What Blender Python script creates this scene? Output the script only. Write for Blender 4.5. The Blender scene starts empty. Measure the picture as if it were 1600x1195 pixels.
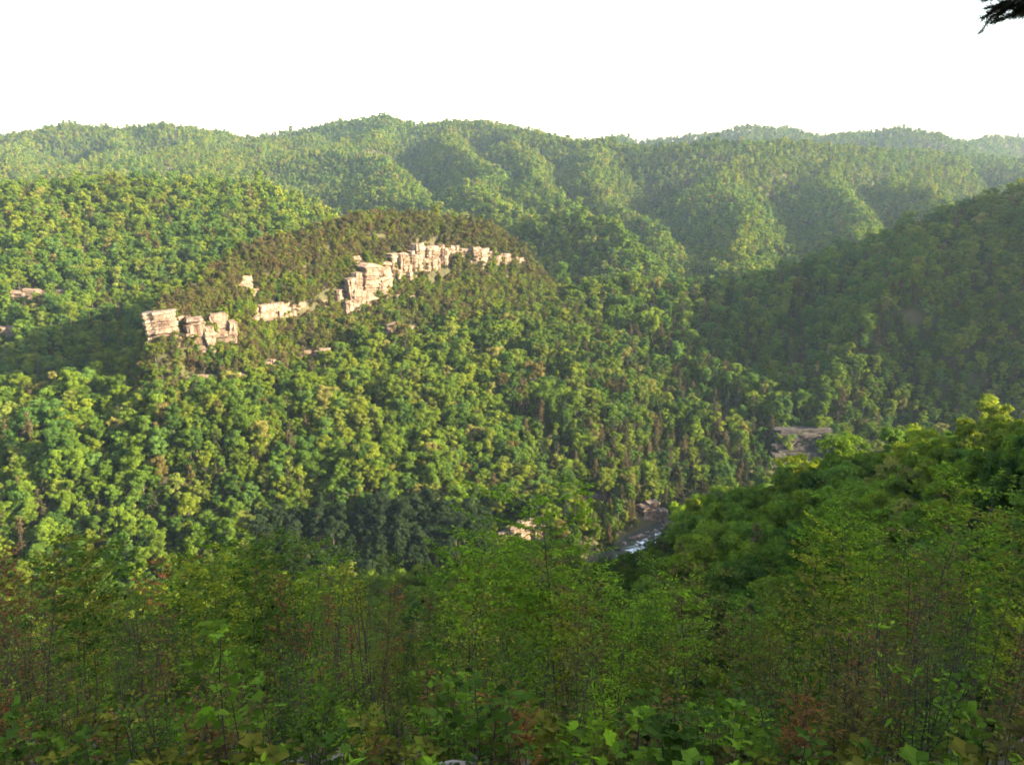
import bpy, math, random
import numpy as np
from mathutils import Vector, Matrix

# ------------------------------------------------------------------ scene, camera, sky, sun, exposure
sc = bpy.context.scene
COL = sc.collection
CAM_H = 220.0                       # metres above the river
PITCH = math.radians(15.7)
FPX = 1358.0                        # focal length in pixels of the 1600-pixel-wide photograph

cam_d = bpy.data.cameras.new('camera')
cam_d.sensor_width = 36.0
cam_d.lens = 36.0 * FPX / 1600.0
cam_d.clip_start = 0.05
cam_d.clip_end = 30000.0
cam = bpy.data.objects.new('camera', cam_d)
cam.location = (0, 0, CAM_H)
cam.rotation_euler = (math.pi / 2 - PITCH, 0, 0)
COL.objects.link(cam)
sc.camera = cam

SUN_EL = math.radians(21.0)
SUN_TO = Vector((0.955, -0.30, 0)).normalized()      # horizontal direction towards the sun: from the right, a little behind
sun_dir = Vector((SUN_TO.x * math.cos(SUN_EL), SUN_TO.y * math.cos(SUN_EL), math.sin(SUN_EL)))

world = bpy.data.worlds.new('World')
sc.world = world
world.use_nodes = True
wn = world.node_tree
wn.nodes.clear()
sky_n = wn.nodes.new('ShaderNodeTexSky')
sky_n.sky_type = 'NISHITA'
sky_n.sun_disc = False
sky_n.sun_elevation = SUN_EL
sky_n.sun_rotation = math.atan2(SUN_TO.x, SUN_TO.y)
sky_n.altitude = 500
sky_n.air_density = 0.8
sky_n.dust_density = 2.0
sky_n.ozone_density = 0.3
bg = wn.nodes.new('ShaderNodeBackground')
bg.inputs['Strength'].default_value = 0.15
wo = wn.nodes.new('ShaderNodeOutputWorld')
wn.links.new(sky_n.outputs[0], bg.inputs[0])
wn.links.new(bg.outputs[0], wo.inputs[0])

sun_d = bpy.data.lights.new('sun', 'SUN')
sun_d.energy = 4.2
sun_d.angle = math.radians(0.6)
sun_d.color = (1.0, 0.89, 0.70)
sun = bpy.data.objects.new('sun', sun_d)
sun.rotation_euler = sun_dir.to_track_quat('Z', 'Y').to_euler()
sun.location = (300, -300, 600)
COL.objects.link(sun)

sc.view_settings.view_transform = 'Standard'
sc.view_settings.look = 'None'
sc.view_settings.gamma = 1.0
sc.view_settings.exposure = 2.5
sc.view_settings.use_curve_mapping = False
sc.view_settings.use_white_balance = True
sc.view_settings.white_balance_temperature = 7900
sc.view_settings.white_balance_tint = 10
sc.render.engine = 'CYCLES'
sc.cycles.max_bounces = 6
sc.cycles.diffuse_bounces = 3
sc.cycles.glossy_bounces = 2
sc.cycles.transmission_bounces = 4
sc.cycles.transparent_max_bounces = 4
sc.cycles.volume_bounces = 1
sc.cycles.use_denoising = True
sc.cycles.filter_width = 1.7

rng = np.random.default_rng(7)
random.seed(7)


# ------------------------------------------------------------------ helpers
def ray(px, py):
    u = (px - 800.0) / FPX
    v = (597.5 - py) / FPX
    return np.array([u, math.cos(PITCH) + v * math.sin(PITCH), -math.sin(PITCH) + v * math.cos(PITCH)])


def at(px, py, Y, dz=0.0):
    d = ray(px, py)
    t = Y / d[1]
    return (d[0] * t, Y, CAM_H + d[2] * t + dz)


def project(P):
    P = np.asarray(P, float)
    c, s = math.cos(PITCH), math.sin(PITCH)
    x = P[..., 0]
    f = P[..., 1] * c - (P[..., 2] - CAM_H) * s
    u = P[..., 1] * s + (P[..., 2] - CAM_H) * c
    f = np.where(np.abs(f) < 1e-6, 1e-6, f)
    return 800 + FPX * x / f, 597.5 - FPX * u / f, f


def vnoise(x, y, seed=0):
    x = np.asarray(x, float); y = np.asarray(y, float)
    xi = np.floor(x).astype(np.int64); yi = np.floor(y).astype(np.int64)
    xf = x - xi; yf = y - yi
    def h(a, b):
        n = (a * 374761393 + b * 668265263 + seed * 974711) & 0x7fffffff
        n = ((n ^ (n >> 13)) * 1274126177) & 0x7fffffff
        n = n ^ (n >> 16)
        return (n & 0xffff) / 65535.0
    u = xf * xf * (3 - 2 * xf); w = yf * yf * (3 - 2 * yf)
    a = h(xi, yi) * (1 - u) + h(xi + 1, yi) * u
    b = h(xi, yi + 1) * (1 - u) + h(xi + 1, yi + 1) * u
    return (a * (1 - w) + b * w) * 2 - 1


def fbm(x, y, seed=0, octaves=3):
    s = 0; a = 1.0; f = 1.0; t = 0
    for i in range(octaves):
        s = s + a * vnoise(np.asarray(x) * f + i * 17.3, np.asarray(y) * f - i * 9.1, seed + i)
        t += a; a *= 0.5; f *= 2.03
    return s / t


def smooth01(x):
    x = np.clip(x, 0, 1)
    return x * x * (3 - 2 * x)


def mesh_np(name, verts, faces, mats=(), attr=None, smooth=False, mat_index=None):
    """faces: int array (n,k) of one polygon size, or list of such arrays."""
    if not isinstance(faces, (list, tuple)):
        faces = [faces]
    faces = [np.asarray(f, np.int32) for f in faces if len(f)]
    verts = np.asarray(verts, np.float32)
    me = bpy.data.meshes.new(name)
    me.vertices.add(len(verts))
    me.vertices.foreach_set('co', verts.ravel())
    loops = np.concatenate([f.ravel() for f in faces])
    tot = np.concatenate([np.full(len(f), f.shape[1], np.int32) for f in faces])
    start = np.concatenate([[0], np.cumsum(tot)[:-1]]).astype(np.int32)
    me.loops.add(len(loops))
    me.loops.foreach_set('vertex_index', loops)
    me.polygons.add(len(tot))
    me.polygons.foreach_set('loop_start', start)
    if mat_index is not None:
        me.polygons.foreach_set('material_index', np.asarray(mat_index, np.int32))
    me.update(calc_edges=True)
    me.polygons.foreach_set('use_smooth', np.full(len(tot), bool(smooth)))
    if attr is not None:
        a = me.attributes.new('var', 'FLOAT', 'POINT')
        a.data.foreach_set('value', np.asarray(attr, np.float32))
    for m in mats:
        me.materials.append(m)
    return me


def link(name, data, parent=None, loc=(0, 0, 0), **props):
    o = bpy.data.objects.new(name, data)
    o.location = loc
    if parent is not None:
        o.parent = parent
    COL.objects.link(o)
    for k, v in props.items():
        o[k] = v
    return o


def thing(name, label, cat, loc=(0, 0, 0), rotz=0.0, group=None, scale=1.0):
    o = bpy.data.objects.new(name, None)
    o.empty_display_size = 0.5
    o.location = loc
    o.rotation_euler = (0, 0, rotz)
    o.scale = (scale,) * 3 if not isinstance(scale, tuple) else scale
    o['label'] = label
    o['category'] = cat
    if group:
        o['group'] = group
    COL.objects.link(o)
    return o


def tube(path, radii, n=6, cap=True):
    """verts, quads of a tapered tube along a path"""
    path = np.asarray(path, float); radii = np.asarray(radii, float)
    m = len(path)
    tang = np.gradient(path, axis=0)
    tang /= np.linalg.norm(tang, axis=1)[:, None] + 1e-9
    ref = np.where(np.abs(tang[:, 2:3]) > 0.9, np.array([[1.0, 0, 0]]), np.array([[0, 0, 1.0]]))
    a = np.cross(tang, ref); a /= np.linalg.norm(a, axis=1)[:, None] + 1e-9
    b = np.cross(tang, a)
    th = np.arange(n) * 2 * math.pi / n
    V = path[:, None, :] + radii[:, None, None] * (np.cos(th)[None, :, None] * a[:, None, :] + np.sin(th)[None, :, None] * b[:, None, :])
    V = V.reshape(-1, 3)
    i = np.arange(m - 1)[:, None] * n
    j = np.arange(n)[None, :]
    j2 = (j + 1) % n
    F = np.stack([i + j, i + j2, i + n + j2, i + n + j], -1).reshape(-1, 4)
    return V, F


class MB:
    def __init__(self):
        self.v = []; self.f = {}; self.n = 0; self.a = []
    def add(self, V, F, a=None):
        F = np.asarray(F) + self.n
        self.f.setdefault(F.shape[1], []).append(F)
        self.v.append(np.asarray(V, float)); self.n += len(V)
        self.a.append(np.full(len(V), 0.5) if a is None else np.asarray(a, float))
    def tube(self, path, radii, n=6):
        self.add(*tube(path, radii, n))
    def mesh(self, name, mats=(), smooth=False):
        return mesh_np(name, np.concatenate(self.v), [np.concatenate(x) for x in self.f.values()], mats, np.concatenate(self.a), smooth)


# ------------------------------------------------------------------ materials
def new_mat(name):
    m = bpy.data.materials.new(name)
    m.use_nodes = True
    nt = m.node_tree
    nt.nodes.clear()
    out = nt.nodes.new('ShaderNodeOutputMaterial')
    return m, nt, out


def N(nt, typ, **kw):
    n = nt.nodes.new(typ)
    for k, v in kw.items():
        if k in n.inputs:
            n.inputs[k].default_value = v
        else:
            setattr(n, k, v)
    return n


def mixc(nt, blend, fac, a, b):
    n = nt.nodes.new('ShaderNodeMix')
    n.data_type = 'RGBA'; n.blend_type = blend
    for i, val in ((0, fac), (6, a), (7, b)):
        if hasattr(val, 'links'):
            nt.links.new(val, n.inputs[i])
        elif i == 0:
            n.inputs[i].default_value = val
        else:
            n.inputs[i].default_value = (*val, 1) if len(val) == 3 else val
    return n.outputs[2]


def ramp(nt, fac, stops):
    n = nt.nodes.new('ShaderNodeValToRGB')
    e = n.color_ramp.elements
    e[0].position = stops[0][0]; e[0].color = (*stops[0][1], 1)
    e[1].position = stops[-1][0]; e[1].color = (*stops[-1][1], 1)
    for p, c in stops[1:-1]:
        x = e.new(p); x.color = (*c, 1)
    nt.links.new(fac, n.inputs[0])
    return n.outputs[0]


def leaf_material(name, tint=None, trans=0.35, spread=0.5, rough=0.55, gloss=0.0):
    """tint None: colour comes from the tree (instance attribute or object property 'tint')"""
    m, nt, out = new_mat(name)
    if tint is None:
        t = N(nt, 'ShaderNodeAttribute', attribute_name='tint', attribute_type='INSTANCER').outputs['Color']
    else:
        t = N(nt, 'ShaderNodeRGB').outputs[0]
        t.default_value = (*tint, 1)
    var = N(nt, 'ShaderNodeAttribute', attribute_name='var').outputs['Fac']
    lo = 1 - spread; hi = 1 + spread
    v = ramp(nt, var, [(0, (lo, lo, lo * 0.85)), (0.5, (1, 1, 1)), (1, (hi * 1.06, hi, hi * 0.9))])
    base = mixc(nt, 'MULTIPLY', 1.0, t, v)
    dif = N(nt, 'ShaderNodeBsdfDiffuse', Roughness=0.5)
    nt.links.new(base, dif.inputs['Color'])
    tr = N(nt, 'ShaderNodeBsdfTranslucent')
    tb = mixc(nt, 'MULTIPLY', 1.0, base, (1.05, 1.25, 0.5))
    nt.links.new(tb, tr.inputs['Color'])
    mx = N(nt, 'ShaderNodeMixShader', Fac=trans)
    nt.links.new(dif.outputs[0], mx.inputs[1]); nt.links.new(tr.outputs[0], mx.inputs[2])
    last = mx.outputs[0]
    if gloss > 0:
        g = N(nt, 'ShaderNodeBsdfGlossy', Roughness=rough)
        mg = N(nt, 'ShaderNodeMixShader', Fac=gloss)
        nt.links.new(last, mg.inputs[1]); nt.links.new(g.outputs[0], mg.inputs[2])
        last = mg.outputs[0]
    nt.links.new(last, out.inputs[0])
    return m


def bark_material(name, c1, c2, scale=8.0):
    m, nt, out = new_mat(name)
    co = N(nt, 'ShaderNodeTexCoord').outputs['Object']
    mp = N(nt, 'ShaderNodeMapping'); mp.inputs['Scale'].default_value = (1, 1, 0.25)
    nt.links.new(co, mp.inputs[0])
    no = N(nt, 'ShaderNodeTexNoise', Scale=scale, Detail=4.0)
    nt.links.new(mp.outputs[0], no.inputs['Vector'])
    c = ramp(nt, no.outputs['Fac'], [(0.3, c1), (0.7, c2)])
    b = N(nt, 'ShaderNodeBsdfPrincipled', Roughness=0.9)
    nt.links.new(c, b.inputs['Base Color'])
    bu = N(nt, 'ShaderNodeBump', Strength=0.6, Distance=0.02)
    nt.links.new(no.outputs['Fac'], bu.inputs['Height']); nt.links.new(bu.outputs[0], b.inputs['Normal'])
    nt.links.new(b.outputs[0], out.inputs[0])
    return m


def rock_material(name, c_dark, c_mid, c_light, scale=0.18, rust=(0.17, 0.10, 0.06), bump=0.6, strata=0.5):
    m, nt, out = new_mat(name)
    co = N(nt, 'ShaderNodeNewGeometry').outputs['Position']
    n1 = N(nt, 'ShaderNodeTexNoise', Scale=scale, Detail=7.0, Roughness=0.62)
    nt.links.new(co, n1.inputs['Vector'])
    mp = N(nt, 'ShaderNodeMapping'); mp.inputs['Scale'].default_value = (0.25, 0.25, 3.5)
    nt.links.new(co, mp.inputs[0])
    n2 = N(nt, 'ShaderNodeTexNoise', Scale=scale * 1.2, Detail=5.0, Roughness=0.6)
    nt.links.new(mp.outputs[0], n2.inputs['Vector'])
    mp3 = N(nt, 'ShaderNodeMapping'); mp3.inputs['Scale'].default_value = (3.0, 3.0, 0.35)
    nt.links.new(co, mp3.inputs[0])
    n3 = N(nt, 'ShaderNodeTexNoise', Scale=scale, Detail=5.0, Roughness=0.6)
    nt.links.new(mp3.outputs[0], n3.inputs['Vector'])
    c = ramp(nt, n1.outputs['Fac'], [(0.28, c_dark), (0.46, c_mid), (0.66, c_light)])
    f2 = ramp(nt, n2.outputs['Fac'], [(0.36, (1, 1, 1)), (0.5, (0, 0, 0))])
    c = mixc(nt, 'MIX', mixc(nt, 'MULTIPLY', 1.0, f2, (strata, strata, strata)), c, c_dark)
    f3 = ramp(nt, n3.outputs['Fac'], [(0.50, (0, 0, 0)), (0.60, (1, 1, 1))])
    c = mixc(nt, 'MIX', mixc(nt, 'MULTIPLY', 1.0, f3, (0.7, 0.7, 0.7)), c, rust)
    mp4 = N(nt, 'ShaderNodeMapping'); mp4.inputs['Scale'].default_value = (1.0, 1.0, 0.55)
    warpn = N(nt, 'ShaderNodeVectorMath', operation='MULTIPLY_ADD')
    warpn.inputs[1].default_value = (2.2 * 0.18 / scale,) * 3
    nt.links.new(n1.outputs['Color'], warpn.inputs[0]); nt.links.new(co, warpn.inputs[2])
    nt.links.new(warpn.outputs[0], mp4.inputs[0])
    vo = N(nt, 'ShaderNodeTexVoronoi', feature='DISTANCE_TO_EDGE', Scale=scale * 1.7)
    nt.links.new(mp4.outputs[0], vo.inputs['Vector'])
    ck = ramp(nt, vo.outputs['Distance'], [(0.0, (0.22, 0.2, 0.2)), (0.055, (1, 1, 1))])
    c = mixc(nt, 'MULTIPLY', 0.85, c, ck)
    b = N(nt, 'ShaderNodeBsdfPrincipled', Roughness=0.92)
    nt.links.new(c, b.inputs['Base Color'])
    add = N(nt, 'ShaderNodeMath', operation='ADD')
    nt.links.new(n1.outputs['Fac'], add.inputs[0]); nt.links.new(n2.outputs['Fac'], add.inputs[1])
    add2 = N(nt, 'ShaderNodeMath', operation='MULTIPLY_ADD'); add2.inputs[1].default_value = 0.6
    ckv = N(nt, 'ShaderNodeRGBToBW'); nt.links.new(ck, ckv.inputs[0])
    nt.links.new(ckv.outputs[0], add2.inputs[0]); nt.links.new(add.outputs[0], add2.inputs[2])
    bu = N(nt, 'ShaderNodeBump', Strength=bump, Distance=1.0 / max(scale, 0.05) * 0.18)
    nt.links.new(add2.outputs[0], bu.inputs['Height']); nt.links.new(bu.outputs[0], b.inputs['Normal'])
    nt.links.new(b.outputs[0], out.inputs[0])
    return m


M_LEAF = leaf_material('tree_leaves')
M_BARK = bark_material('grey_brown_bark', (0.05, 0.04, 0.03), (0.16, 0.13, 0.10), 3.0)
M_ROCK = rock_material('pale_sandstone', (0.065, 0.045, 0.032), (0.18, 0.126, 0.092), (0.32, 0.245, 0.188))
M_ROCK_DARK = rock_material('grey_shale', (0.018, 0.017, 0.017), (0.034, 0.03, 0.03), (0.05, 0.045, 0.044), rust=(0.034, 0.026, 0.022), strata=0.9)


def ground_material():
    m, nt, out = new_mat('forest_floor')
    co = N(nt, 'ShaderNodeNewGeometry').outputs['Position']
    n1 = N(nt, 'ShaderNodeTexNoise', Scale=0.09, Detail=8.0, Roughness=0.65)
    n2 = N(nt, 'ShaderNodeTexNoise', Scale=6.0, Detail=6.0, Roughness=0.7)
    nt.links.new(co, n1.inputs['Vector']); nt.links.new(co, n2.inputs['Vector'])
    c = ramp(nt, n1.outputs['Fac'], [(0.3, (0.035, 0.04, 0.015)), (0.5, (0.05, 0.055, 0.02)), (0.7, (0.075, 0.06, 0.035))])
    d = ramp(nt, n2.outputs['Fac'], [(0.3, (0.55, 0.5, 0.45)), (0.7, (1.3, 1.2, 1.1))])
    c = mixc(nt, 'MULTIPLY', 1.0, c, d)
    nz = N(nt, 'ShaderNodeSeparateXYZ')
    nt.links.new(N(nt, 'ShaderNodeNewGeometry').outputs['Normal'], nz.inputs[0])
    n3 = N(nt, 'ShaderNodeTexNoise', Scale=0.25, Detail=6.0, Roughness=0.7)
    nt.links.new(co, n3.inputs['Vector'])
    sub = N(nt, 'ShaderNodeMath', operation='MULTIPLY_ADD'); sub.inputs[1].default_value = 0.5
    nt.links.new(n3.outputs['Fac'], sub.inputs[0]); nt.links.new(nz.outputs['Z'], sub.inputs[2])
    steep = ramp(nt, sub.outputs[0], [(0.44, (1, 1, 1)), (0.6, (0, 0, 0))])
    rockc = ramp(nt, n3.outputs['Fac'], [(0.3, (0.07, 0.055, 0.03)), (0.55, (0.12, 0.09, 0.055)), (0.7, (0.22, 0.17, 0.12))])
    c = mixc(nt, 'MIX', steep, c, rockc)
    b = N(nt, 'ShaderNodeBsdfPrincipled', Roughness=0.95)
    nt.links.new(c, b.inputs['Base Color'])
    bu = N(nt, 'ShaderNodeBump', Strength=0.7, Distance=0.08)
    nt.links.new(n2.outputs['Fac'], bu.inputs['Height']); nt.links.new(bu.outputs[0], b.inputs['Normal'])
    nt.links.new(b.outputs[0], out.inputs[0])
    return m


M_GROUND = ground_material()

# ------------------------------------------------------------------ terrain
TH = 13.0      # mean height of the canopy above the ground


def R(*pts, h=TH):
    return [at(px, py, Y, -h) for px, py, Y in pts]


RIDGES = [  # points, slope left of the direction, slope right, crest rounding
    # far skyline
    (R((-260, 212, 2300), (0, 214, 2300), (70, 207, 2300), (130, 192, 2300), (190, 203, 2280), (260, 194, 2250), (350, 217, 2400), (450, 206, 2350), (525, 191, 2320), (560, 183, 2300),
       (620, 198, 2250), (700, 191, 2200), (780, 199, 2150), (850, 205, 2000), (900, 217, 1900), (1000, 230, 1800), (1100, 226, 1750),
       (1250, 222, 1700), (1350, 237, 1750), (1450, 241, 1850), (1600, 250, 1900), (1800, 255, 1900)), .45, .60, 12),
    (R((860, 226, 3100), (920, 224, 3000), (960, 214, 3000), (1000, 225, 3000), (1080, 211, 2900), (1150, 199, 2800), (1230, 201, 2800), (1290, 219, 2800),
       (1370, 202, 2600), (1420, 210, 2550), (1500, 224, 2700), (1560, 216, 2900), (1800, 220, 2900)), .4, .5, 12),
    # spurs falling towards the valley
    (R((60, 212, 2250), (20, 240, 1900), (-60, 270, 1600)), .74, .6, 5),
    (R((200, 208, 2200), (150, 238, 1900), (70, 265, 1650), (0, 300, 1350)), .74, .6, 5),
    (R((300, 212, 2250), (270, 238, 1850), (200, 262, 1600), (150, 290, 1350)), .74, .6, 5),
    (R((440, 212, 2250), (400, 240, 1850), (340, 262, 1600), (280, 290, 1300)), .74, .6, 5),
    (R((560, 195, 2280), (515, 232, 1850), (590, 280, 1520), (650, 312, 1330), (715, 350, 1180)), .74, .6, 5),
    (R((700, 200, 2150), (715, 228, 1800), (745, 262, 1550), (770, 300, 1330), (800, 340, 1180)), .74, .6, 5),
    (R((830, 215, 1950), (830, 250, 1650), (850, 290, 1400), (900, 335, 1200)), .74, .6, 5),
    (R((930, 226, 1850), (965, 262, 1550), (990, 320, 1300), (1030, 385, 1120)), .74, .6, 5),
    (R((1250, 226, 1700), (1215, 250, 1520), (1180, 310, 1290), (1160, 370, 1120), (1150, 410, 1020)), .85, .66, 4),
    (R((1330, 236, 1720), (1320, 262, 1520), (1350, 320, 1280), (1375, 375, 1100)), .85, .66, 4),
    (R((1440, 243, 1820), (1440, 275, 1500), (1490, 320, 1230), (1520, 360, 1080)), .85, .66, 4),
    (R((1600, 252, 1900), (1590, 290, 1450), (1620, 330, 1150)), .85, .66, 4),
    # knob in the middle distance
    (R((800, 352, 1060), (870, 338, 1020), (940, 340, 985), (978, 372, 940)), 1.0, 1.05, 5),
    # hill left behind the tower ridge
    (R((-300, 310, 780), (0, 297, 850), (100, 290, 880), (200, 285, 900), (300, 287, 930), (380, 290, 950), (440, 309, 985), (500, 333, 1010), (580, 365, 1040)), .6, .52, 8),
    (R((80, 292, 880), (60, 380, 760), (70, 470, 690)), .6, .6, 6),
    (R((380, 292, 945), (350, 370, 830), (330, 440, 760)), .6, .6, 6),
    # right ridge beyond the gorge
    ([(40, 742, 86), (90, 740, 84), (160, 735, 84), (225, 735, 94)] + R((1350, 388, 745), (1480, 345, 745), (1600, 302, 735), (1720, 280, 710), (1950, 262, 680)), .6, .5, 6),
    (R((1560, 330, 735), (1590, 400, 660), (1600, 480, 610)), .7, .7, 5),
    # near spur on the right
    ([(190, -40, 232), (150, 50, 206), (114, 125, 171), (98, 190, 137), (96, 250, 101), (93, 320, 49), (94, 372, 8)], .62, .75, 5),
    # the shoulder beyond it, outside the picture, that shades the gorge
    ([(420, 60, 225), (430, 200, 140), (440, 300, 122)], .8, .8, 6),
    # added high spur outside the picture, built to shade the right slope
    ([(460, 700, 188), (525, 640, 232), (580, 575, 262), (605, 500, 262), (640, 450, 240)], .85, .85, 6),
    # rib added beside the grey rock wall to keep the sun off it
    ([(330, 710, 128), (287, 615, 112), (263, 550, 88), (256, 528, 56)], 1.0, 1.0, 4),
    # the hill under and behind the viewpoint, its crest raised to shade the foreground
    ([(-500, -330, 225), (-60, -170, 262), (40, -115, 276), (115, -80, 288), (185, -52, 296), (265, -18, 290), (350, 10, 262), (500, 40, 240)], .85, .5, 8),
]

TOWER = np.array([   # x, y, crest z, bench z
    (-560, 455, 70, 66), (-310, 505, 58, 55), (-236, 517, 66, 64)] + [
    (*at(px, py, Y)[:2], at(px, py, Y)[2] - h, zb) for px, py, Y, h, zb in (
        (250, 486, 522, 3, 72), (300, 455, 540, 6, 74), (380, 390, 582, 5, 76), (470, 370, 615, 5, 78), (560, 344, 652, 5, 80),
        (620, 341, 675, 5, 81), (690, 346, 700, 5, 82), (765, 352, 722, 5, 84), (815, 388, 738, 5, 84), (832, 412, 742, 4, 82))] + [(40, 750, 84, 80)])

RIVER = np.array([(-900, 150), (-500, 300), (-300, 345), (-150, 366), (-40, 378), (25, 398), (58, 430), (84, 463), (118, 498), (180, 512), (260, 515), (340, 490), (430, 440), (520, 360), (760, 290)], float)
RIVER_W = 9.0


def poly_param(X, Y, P):
    """nearest point on a polyline: distance, signed side (-1..1, + left), interpolated columns"""
    best = np.full(X.shape, 1e12); side = np.zeros(X.shape); val = np.zeros(X.shape + (P.shape[1] - 2,))
    for a, b in zip(P[:-1], P[1:]):
        ex, ey = b[0] - a[0], b[1] - a[1]
        L2 = ex * ex + ey * ey
        t = np.clip(((X - a[0]) * ex + (Y - a[1]) * ey) / L2, 0, 1)
        dx = X - (a[0] + t * ex); dy = Y - (a[1] + t * ey)
        d = np.hypot(dx, dy)
        s = (ex * dy - ey * dx) / (math.sqrt(L2) * (d + 1e-6))
        k = d < best
        best = np.where(k, d, best); side = np.where(k, s, side)
        if P.shape[1] > 2:
            val = np.where(k[..., None], a[2:] + t[..., None] * (b[2:] - a[2:]), val)
    return best, side, val


def ridge_h(X, Y, pts, sl, sr, r, warp):
    H = np.full(X.shape, -1e9)
    for a, b in zip(pts[:-1], pts[1:]):
        ex, ey = b[0] - a[0], b[1] - a[1]
        L2 = ex * ex + ey * ey
        t = np.clip(((X - a[0]) * ex + (Y - a[1]) * ey) / L2, 0, 1)
        dx = X - (a[0] + t * ex); dy = Y - (a[1] + t * ey)
        d = np.hypot(dx, dy)
        s = (ex * dy - ey * dx) / (math.sqrt(L2) * (d + 1e-6))
        sl_ = sr + (sl - sr) * (0.5 + 0.5 * s)
        d = d * warp
        H = np.maximum(H, a[2] + t * (b[2] - a[2]) - (np.sqrt((sl_ * d) ** 2 + r * r) - r))
    return H


STEP_D = np.array([-1, 0, 9, 11, 22, 24.5, 36, 44, 46, 52, 60])
STEP_F = np.array([0, 0, .07, .30, .42, .64, .80, .86, .95, 1.0, 1.0])


def tower_h(X, Y):
    d, s, v = poly_param(X, Y, TOWER)
    zc, zb = v[..., 0], v[..., 1]
    d = d * (1 + 0.22 * vnoise(X / 21, Y / 21, 5)) 
    front = zc - (zc - zb) * np.interp(d, STEP_D, STEP_F) - 0.30 * np.maximum(d - 46, 0) - 0.12 * np.minimum(d, 46)
    back = zc - 1.15 * np.maximum(d - 6, 0)
    w = smooth01(0.5 - 1.2 * s)           # s<0: towards the camera side
    return front * w + back * (1 - w)


NEAR_D = np.array([-400, -60, -12, -3, 0, 1.2, 2.5, 4.5, 7, 14, 30, 60, 100, 170, 260, 400])
NEAR_Z = np.array([14, 6, 0.5, -1.1, -1.6, -2.2, -3.0, -4.05, -5.7, -11.0, -23, -47, -83, -140, -190, -222])


def terrain(X, Y):
    X = np.asarray(X, float); Y = np.asarray(Y, float)
    far = smooth01((Y - 700) / 500)
    w1 = 1 + (0.10 + 0.28 * far) * fbm(X / 170, Y / 170, 11, 3)
    wig = 115 * smooth01((Y - 1000) / 500)
    Xw = X + wig * fbm(X / 280, Y / 280, 61, 2)
    Yw = Y + wig * 0.7 * fbm(X / 300 + 7, Y / 300, 67, 2)
    floor = 3 + 47 * smooth01((Y - 760) / 350) + 30 * smooth01((Y - 1300) / 1500)
    k = 5.0
    acc = np.exp(np.clip((floor - 100) / k, -60, 60))
    for pts, sl, sr, r in RIDGES:
        h = ridge_h(Xw, Yw, pts, sl, sr, r, w1)
        acc = acc + np.exp(np.clip((h - 100) / k, -60, 60))
    acc = acc + np.exp(np.clip((tower_h(X, Y) - 100) / k, -60, 60))
    # the near hillside: a profile along the viewing direction, bent back to both sides
    q = Y + 0.0006 * np.minimum(X, 0) ** 2 + 3.0 * fbm(X / 26, Y / 26, 31, 2) * smooth01((np.hypot(X, Y) - 6) / 20)
    near = CAM_H + np.interp(q, NEAR_D, NEAR_Z) + smooth01((-Y - 5) / 60) * smooth01((X + 40) / 120) * 10
    acc = acc + np.exp(np.clip((near - 100) / k, -60, 60))
    z = 100 + k * np.log(acc)
    rough = smooth01((np.hypot(X, Y) - 25) / 60)
    z = z + rough * ((2.6 + 3.5 * far) * fbm(X / 60, Y / 60, 3, 3))
    # river channel
    dr, _, _ = poly_param(X, Y, RIVER)
    dr = dr + 3.0 * vnoise(X / 17, Y / 17, 9)
    bank = -1.4 + np.maximum(0, dr - RIVER_W) * 0.62 + 0.8 * (dr > RIVER_W) + np.maximum(0, dr - 42) * 0.7 + np.maximum(0, dr - 90) * 1.4
    z = np.minimum(z, np.maximum(bank, -1.4))
    return z


def terrain_grid():
    rows = [-420.0]
    while rows[-1] < 3700:
        y = rows[-1]
        a = abs(y)
        rows.append(y + (0.7 if a < 25 else 1.6 if a < 60 else 3.0 if a < 120 else 4.5 if (y > 0 and a < 380) else 3.2 if (380 <= y < 780) else 12.0 if y < 0 else 8.0 if y < 1250 else 12.0))
    rows = np.array(rows)
    nc = 300
    u = np.linspace(-1, 1, nc)
    uu = np.sign(u) * (0.55 * np.abs(u) + 0.45 * np.abs(u) ** 3)
    half = 90 + 0.82 * np.abs(rows) + 420 * smooth01((np.abs(rows) - 10) / 250)
    X = half[:, None] * uu[None, :]
    Y = np.repeat(rows[:, None], nc, 1)
    return X, Y


GX, GY = terrain_grid()
GZ = terrain(GX, GY)
nr, nc = GX.shape
idx = np.arange(nr * nc).reshape(nr, nc)
quads = np.stack([idx[:-1, :-1], idx[:-1, 1:], idx[1:, 1:], idx[1:, :-1]], -1).reshape(-1, 4)
ground = link('ground', mesh_np('ground', np.stack([GX, GY, GZ], -1).reshape(-1, 3), quads, [M_GROUND], smooth=True), kind='structure')

# regular lookup grid for planting and for lines of sight
LX0, LX1, LY0, LY1, LS = -2600.0, 2600.0, -420.0, 3400.0, 8.0
lx = np.arange(LX0, LX1 + LS, LS); ly = np.arange(LY0, LY1 + LS, LS)
LZ = terrain(*np.meshgrid(lx, ly))


def zfast(x, y):
    fx = np.clip((x - LX0) / LS, 0, len(lx) - 1.001); fy = np.clip((y - LY0) / LS, 0, len(ly) - 1.001)
    i = fx.astype(int); j = fy.astype(int); a = fx - i; b = fy - j
    return (LZ[j, i] * (1 - a) + LZ[j, i + 1] * a) * (1 - b) + (LZ[j + 1, i] * (1 - a) + LZ[j + 1, i + 1] * a) * b


def sees(x, y, z, margin=0.0, n=90):
    """line of sight from the viewpoint to points, over the bare terrain"""
    t = np.linspace(0.03, 0.985, n) ** 1.0
    ok = np.ones(x.shape, bool)
    for k in t:
        ok &= zfast(x * k, y * k) < CAM_H + (z - CAM_H) * k + margin
    return ok


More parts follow.
